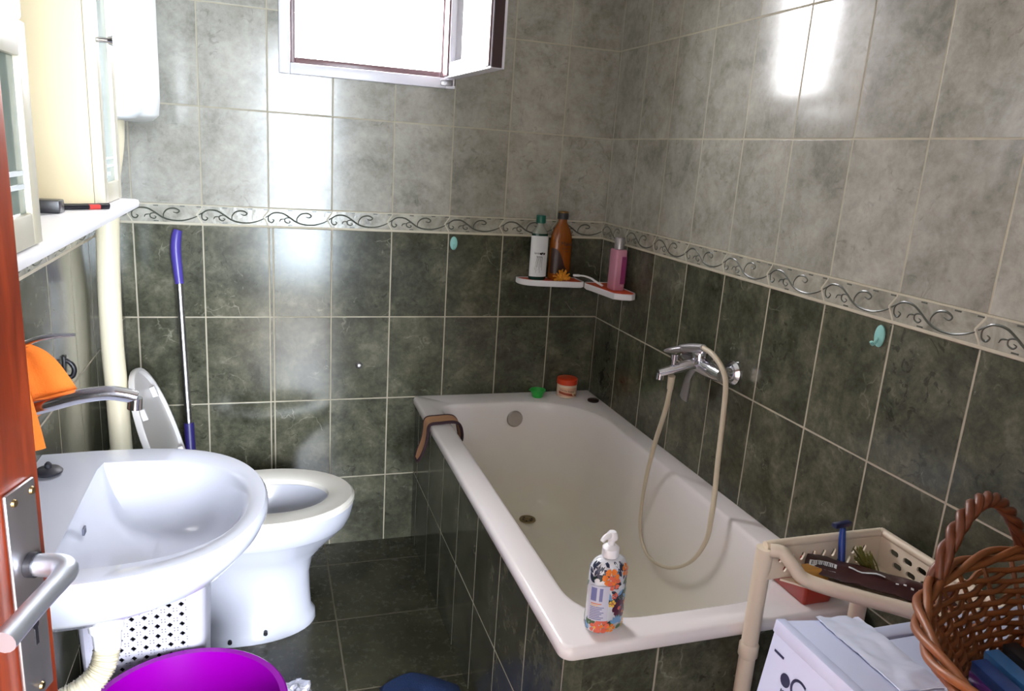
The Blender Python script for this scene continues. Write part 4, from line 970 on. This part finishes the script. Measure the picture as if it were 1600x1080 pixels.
#@@RIGHT
# washing machine ------------------------------------------------------------------------
WXa, WXb, WYa, WYb, WZ = -.575, -.022, -2.452, -1.925, .865
wm = thing('washing_machine', 'white washing machine against the right wall under the wicker basket', 'washing machine', ((WXa + WXb) / 2, (WYa + WYb) / 2, 0))
bm = new(); box(bm, WXa, WXb, WYa, WYb, .012, WZ - .026, .006); machw = pm('white_machine_enamel', 'b0b7d0', .3, var=.02); mbody = obj('machine_body', bm, machw, wm)
bm = new(); box(bm, WXa - .002, WXb + .002, WYa - .002, WYb - .022, WZ - .0258, WZ, .005); obj('machine_top', bm, machw, wm)
bm = new(); box(bm, WXa - .002, WXb + .002, WYb - .0205, WYb + .003, WZ - .0258, WZ + .001, .003); obj('top_back_strip', bm, machw, wm)
for x in (WXa + .05, WXb - .05):
    for y in (WYa + .05, WYb - .05): bm = new(); cyl(bm, (x, y, 0.0005), (x, y, .0119), .02, 14); obj('foot', bm, darkpl, wm)
# carton leaning on it -----------------------------------------------------------------------
cw, cdp, ch = .118, .122, .975; lean = math.radians(7.6)
CT = Matrix.Translation((-.5765, -2.022, 0)) @ Matrix.Translation((0, 0, 0))
# right foot of the box on the floor, leaning on the edge of the machine
foot = Vector((-.703, 0, .0008))
XFc = Matrix.Translation((foot.x, -2.024, foot.z + cw * math.sin(lean))) @ Matrix.Rotation(lean, 4, 'Y')
XFc = Matrix.Translation((foot.x, -2.024, foot.z)) @ Matrix.Rotation(lean, 4, 'Y')
t = thing('carton', 'tall white cardboard carton leaning on the washing machine in the foreground', 'carton', (foot.x - .06, -2.10, 0))
cardw = pm('white_cardboard', 'bac2de', .55, var=.03)
bm = new(); zl = cw * math.tan(lean)
box(bm, -cw, 0, -cdp, 0, 0.0, ch, .003)
for v in bm.verts:
    if v.co.z < .1: v.co.z += (-v.co.x) * math.tan(lean) * 0 
obj('carton_body', bm, cardw, t, xf=XFc)
bm = new()       # raised long edges of the lid flaps and a strip of crumpled tape along the top
box(bm, -cw - .0006, -cw + .012, -cdp, 0.0006, ch - .014, ch + .0012, .001); obj('carton_flap', bm, cardw, t, xf=XFc)
bm = new(); Nx, Ny = 12, 44; random.seed(2)
def tp2(i, j):
    x = -.064 + .062 * i / (Nx - 1); y = .0 - cdp * j / (Ny - 1)
    return Vector((x, y + .006 * noise.noise(Vector((i * .6, 3, 0))) * (j == 0), ch + .0026 + .0022 * noise.noise(Vector((x * 60, y * 45, 0))) + .0012 * noise.noise(Vector((x * 160, y * 130, 4)))))
sheet(bm, [[tp2(i, j) for j in range(Ny)] for i in range(Nx)], .0012); obj('packing_tape', bm, pm('glossy_white_tape', 'cbd3ea', .22, var=.03), t, xf=XFc, sharp=60)
bm = new()
px = -cw - .0006
def cf(u, v): return (px, -u, ch - v)      # u from the far edge towards the camera, v down from the top
patch(bm, [(.010, .029), (.026, .029), (.026, .032), (.010, .032)], cf)
patch(bm, [(.036 + .0075 * math.cos(i * .4), .050 + .0075 * math.sin(i * .4)) for i in range(16)], cf)
put_text(bm, 'CA', .034, lambda a, b: cf(.066 + a, .049 - b)); put_text(bm, 'r', .02, lambda a, b: cf(.036 + a, .064 - b))
for k in range(4): patch(bm, [(.03, .095 + k * .008), (.09, .095 + k * .008), (.09, .098 + k * .008), (.03, .098 + k * .008)], cf)
obj('carton_print', bm, pm('navy_print', '262a48', .5, var=0), t, xf=XFc, fixn=False)

# corner rack with tray ---------------------------------------------------------------------------
P1, P2, P4 = Vector((-.312, -1.538, 0)), Vector((-.030, -1.538, 0)), Vector((-.030, -1.835, 0)); ZT = .765
rk = thing('corner_rack', 'cream plastic corner rack with a slotted tray at the foot of the bathtub', 'rack', (-.12, -1.62, 0))
bm_l = []
for p, top in ((P1, ZT - .004), (P2 + Vector((-.055, -.03, 0)), .69), (P4 + Vector((-.004, .03, 0)), .70)):
    bm = new(); cyl(bm, (p.x, p.y, .0005), (p.x, p.y, top), .0165, 20)
    for z in (.30, .535): lathe(bm, [(.0165, z - .016), (.0195, z - .012), (.0195, z + .012), (.0165, z + .016)], (p.x, p.y, 0), 20)
    obj('leg', bm, creampl, rk)
def slot(u, v, a, L, w): 
    o = []
    for i in range(5): t_ = -PI / 2 + PI * i / 4; o.append((L * .5 + w * math.cos(t_), w * math.sin(t_)))
    for i in range(5): t_ = PI / 2 + PI * i / 4; o.append((-L * .5 + w * math.cos(t_), w * math.sin(t_)))
    return [(u + x * math.cos(a) - y * math.sin(a), v + x * math.sin(a) + y * math.cos(a)) for x, y in o]
bm = new()
# back wall (along the bath end), slotted
La = (P2 - P1).length; hs_ = []
for r in range(2):
    for k in range(9): hs_.append(slot(.034 + k * .025 + r * .011, -.026 - r * .019, 1.0, .010, .0036))
perf(bm, [(0, -.064), (La, -.064), (La, 0), (0, 0)], hs_, lambda u, v, w: (P1.x + u, P1.y - w + (-v) * -.20, ZT + v), .004)
Lb = abs(P4.y - P2.y); hs_ = []
for r in range(2):
    for k in range(7): hs_.append(slot(.045 + k * .034 + r * .015, -.022 - r * .021, .0, .011, .0058))
perf(bm, [(0, -.064), (Lb, -.064), (Lb, 0), (0, 0)], hs_, lambda u, v, w: (P2.x - w + v * .12, P2.y - u, ZT + v), .004)
# floor of the tray
fl = [(P1.x + .03, P1.y - .02), (P2.x - .012, P2.y - .02), (P4.x - .012, P4.y + .03)]
loft(bm, [[(a, b, z) for a, b in fl] for z in (.698, .702)])
tray_o = obj('tray', bm, creampl, rk, sharp=30)
bm = new(); tube(bm, smooth_path([(P1.x, P1.y, ZT + .001), (P1.x + .04, P1.y, ZT + .002), (P2.x - .03, P2.y, ZT + .002), (P2.x - .003, P2.y - .004, ZT + .002), (P2.x, P2.y - .03, ZT + .002), (P4.x, P4.y, ZT + .001)], 8), .0085, 12)
obj('tray_rim', bm, creampl, tray_o)
bm = new()
fr_path = smooth_path([(P1.x + .004, P1.y - .010, ZT - .004), (P1.x + .022, P1.y - .024, ZT - .004), (P1.x + .034, P1.y - .046, ZT - .022), (P1.x + .050, P1.y - .068, ZT - .040), (-.20, -1.665, ZT - .044), (-.12, -1.735, ZT - .046), (P4.x - .01, P4.y + .012, ZT - .046)], 8)
tube(bm, fr_path, .013, 12, flat=1.0)
g_ = []
for p in fr_path[20:]: g_.append([Vector((p.x, p.y, p.z)), Vector((p.x + .008, p.y + .010, p.z - .021))])
sheet(bm, g_, .004); obj('tray_front_rail', bm, creampl, tray_o)
bm = new(); fl2 = [(P1.x, P1.y), (P2.x, P2.y), (P4.x, P4.y)]
loft(bm, [[(a, b, z) for a, b in fl2] for z in (.30, .33)]); obj('lower_shelf', bm, creampl, rk)
# things in the tray
t = thing('razor', 'blue disposable razor propped upright against the tray of the corner rack', 'razor', (-.155, -1.57, .70))
bluep = pm('blue_plastic', '1f3f8e', .35)
ra, rb = Vector((-.160, -1.580, .712)), Vector((-.142, -1.548, .792))
bm = new(); tube(bm, smooth_path([ra, ra.lerp(rb, .35) + Vector((.002, 0, -.004)), ra.lerp(rb, .7), rb], 6), lambda s: .0055 + .0015 * math.sin(PI * s), 12); obj('razor_handle', bm, bluep, t)
bm = new(); box(bm, -.022, .022, -.006, .006, -.004, .005, .0015); obj('razor_head', bm, pm('navy_plastic', '141c48', .35), t, xf=Matrix.Translation(rb + Vector((-.002, .002, .006))) @ Matrix.Rotation(.12, 4, 'Z'))
maroon = pm('maroon_pouch', '3a1719', .35, var=.3, vscale=20, bump=.002, bscale=40)
t = thing('cosmetic_pouch', 'dark maroon wrapped package with a white barcode sticker in the rack tray', 'package', (-.13, -1.65, .69))
bm = new(); N = 22; Mq = 10
A0 = Vector((-.243, -1.572, .722)); A1 = Vector((-.062, -1.752, .722)); ax = (A1 - A0); nx_ = Vector((-ax.y, ax.x, 0)).normalized()
if nx_.x < 0: nx_ = -nx_
def pz(s, v): return .716 + .016 * math.sin(PI * v) ** .5 + .005 * noise.noise(Vector((s * 9, v * 3, 2))) + .006 * (1 - v)
def pk(i, j):
    s = i / (N - 1); v = j / (Mq - 1); p = A0 + ax * s + nx_ * (.004 + .066 * v)
    p.z = pz(s, v)
    return p
sheet(bm, [[pk(i, j) for j in range(Mq)] for i in range(N)], .012); obj('package_wrap', bm, maroon, t, sharp=70)
def nrm_at(s, v, d):
    p = A0 + ax * s + nx_ * (.004 + .066 * v); p.z = pz(s, v) + d
    return p
bm = new()
def strip(s0, s1, v0, v1, d, mi, n=6):
    for i in range(n):
        a, b = s0 + (s1 - s0) * i / n, s0 + (s1 - s0) * (i + 1) / n
        bm.faces.new([bm.verts.new(nrm_at(x, y, d)) for x, y in ((a, v0), (b, v0), (b, v1), (a, v1))]).material_index = mi
strip(.03, .22, .02, .24, .0085, 0)
for k in range(13): strip(.045 + k * .0125, .045 + k * .0125 + (.004 if k % 3 else .007), .06, .20, .0092, 1, 1)
strip(.30, .55, .26, .34, .0085, 0, 8); 
for k in range(4): strip(.62 + .05 * k, .64 + .05 * k, .12 + .03 * (k % 2), .17 + .03 * (k % 2), .0085, 0, 1)
obj('sticker', bm, [paperw, ink], t, fixn=False)
bm = new(); random.seed(9)
for k in range(26):
    a = Vector((random.uniform(-.105, -.075), random.uniform(-1.60, -1.572), .7045)); b = a + Vector((random.uniform(-.035, .0), random.uniform(0, .022), random.uniform(.03, .06)))
    tube(bm, [a, a.lerp(b, .5) + Vector((.002, .001, .002)), b], .0016, 6)
single('bristle_brush', bm, pm('olive_bristle', '7b7a3a', .6, var=.3, vscale=30), (-.09, -1.58, .703), 'olive green bristle brush tucked behind the blue razor in the rack tray', 'brush')
bm = new()
loft(bm, [[(a, b, z) for a, b in rrect(-.262 + d, -.192 - d, -1.592 + d, -1.566 - d, .008, 4)] for d, z in ((.002, .7025), (0, .7055), (0, .732), (.002, .735))])
single('soap_bar', bm, pm('amber_soap', 'd39a4a', .35, var=.12), (-.227, -1.578, .7025), 'amber orange soap bar standing in the left end of the rack tray', 'soap')
# red box under the tray, on the bath rim
t = thing('soap_box', 'red plastic box on the front rim of the bathtub below the rack tray', 'box', (-.095, -1.43, ZR))
bm = new(); loft(bm, [[(a, b, z) for a, b in rrect(-.152 + d, -.066 - d, -1.492 + d, -1.340 - d, .006, 4)] for d, z in ((.010, ZR), (.008, ZR + .002), (0, ZR + .046), (.003, ZR + .046), (.011, ZR + .006))]); obj('box_body', bm, pm('red_plastic', 'a32a18', .35, var=.06), t)

# wicker basket -----------------------------------------------------------------------------------
bx, by, bz = -.353, -2.235, WZ + .001
wk = thing('wicker_basket', 'brown oval wicker basket with a twisted handle on top of the washing machine', 'basket', (bx, by, bz))
wick = pm('wicker', '7d4722', .5, var=.35, vscale=30); wick2 = pm('wicker_dark', '5c2d14', .5, var=.35, vscale=30)
HWK = .155
def wkp(a, h, d=0.0):
    k = min(1.0, h / HWK) ** 2; rx = .200 + .090 * k; ry = .165 + .046 * k
    return Vector((bx + (rx + d) * math.cos(a), by + (ry + d) * math.sin(a), bz + h))
NS = 36; bm = new()
for k in range(NS):
    a = 2 * PI * k / NS; tube(bm, [wkp(a, h) for h in (.002, .05, .10, HWK)], .0030, 6)
rows = 25
for r in range(rows):
    h = .008 + r * (HWK - .018) / (rows - 1); n = NS * 4; pts = []
    for i in range(n + 1):
        a = 2 * PI * i / n; pts.append(wkp(a, h + .0008 * math.sin(a * 3 + r * 2.3), .0046 * math.cos(NS / 2 * a + PI * r)))
    tube(bm, pts, .0035, 6, caps=False)
loft(bm, [[wkp(2 * PI * i / 48, .0, -.006) for i in range(48)], [wkp(2 * PI * i / 48, .006, -.006) for i in range(48)]])
obj('woven_body', bm, wick, wk, sharp=60)
bm = new()
for ph in (0, 2 * PI / 3, 4 * PI / 3):
    n = 220; pts = []
    for i in range(n + 1):
        a = 2 * PI * i / n; q = a * 8 + ph; p = wkp(a, HWK + .007 + .0060 * math.sin(q), .0060 * math.cos(q)); pts.append(p)
    tube(bm, pts, .0046, 8, caps=False)
obj('braided_rim', bm, wick, wk, sharp=60)
for a0, a1, nm in ((1.52, 2.16, 1), (-1.72, -1.02, 2)):
    bm = new()
    for ph in (0, 2 * PI / 3, 4 * PI / 3):
        n = 70; pts = []
        for i in range(n + 1):
            s = i / n; a = a0 + (a1 - a0) * s; base = wkp(a, HWK + .010 + .078 * math.sin(PI * s) ** .75)
            q = s * 21 + ph; pts.append(base + Vector((math.cos(a) * math.cos(q), math.sin(a) * math.cos(q), math.sin(q))) * .0052)
        tube(bm, pts, .0050, 8)
    obj('twisted_handle', bm, wick2, wk, sharp=60)
# contents
def slab(name, c0, d, L, H, T, mat, label, cat, z, tilt=.0, group=None, stripe=None):
    """flat box standing on edge, c0 = far end, d = direction"""
    d = Vector((d[0], d[1], 0)).normalized(); n = Vector((-d.y, d.x, 0)); cz = z
    Mx = Matrix((( d.x, n.x, 0, c0[0]), (d.y, n.y, 0, c0[1]), (0, 0, 1, cz), (0, 0, 0, 1))) @ Matrix.Rotation(tilt, 4, 'X')
    bm = new(); box(bm, 0, L, -T / 2, T / 2, 0, H, .0015)
    if stripe is None: return single(name, bm, mat, (c0[0], c0[1], cz), label, cat, group, xf=Mx)
    t = thing(name, label, cat, (c0[0], c0[1], cz), group); o = obj('box_body', bm, mat, t, xf=Mx)
    bm = new(); box(bm, -.0004, L + .0004, -T / 2 - .0004, T / 2 + .0004, H * .72, H * .86, .0005); obj('printed_band', bm, stripe, o, xf=Mx); return t
fz = bz + .0075
cards = [('cosmetic_box', (-.482, -2.115), 'blue and violet cosmetic box standing nearest the left side inside the wicker basket', pm('blue_violet_card', '2f4f96', .3, var=.4, vscale=20), pm('violet_band', '7a3fa0', .3)),
         ('cosmetic_box', (-.452, -2.105), 'light blue cosmetic box, second from the left inside the wicker basket', pm('light_blue_card', '3f78b8', .3, var=.3, vscale=25), pm('pale_band', '9ab8d8', .3)),
         ('cosmetic_box', (-.418, -2.100), 'black cosmetic box, third from the left inside the wicker basket', pm('black_card', '17171d', .3, var=.2), pm('grey_band', '6c6c78', .3))]
for nm, c0, lb_, m1, m2 in cards: slab(nm, c0, (-.18, -1), .17, .092, .018, m1, lb_, 'box', fz, .12, 'boxes in the wicker basket', m2)
c = (-.370, -2.104, fz)
bm = new(); lathe(bm, [(.022, 0), (.026, .003), (.027, .05), (.026, .085), (.020, .108), (.010, .118), (.003, .120)], c, 32)
single('orange_bottle', bm, pm('orange_bottle_plastic', 'b8501c', .4), c, 'small rounded orange bottle at the back of the wicker basket near the right edge', 'bottle')
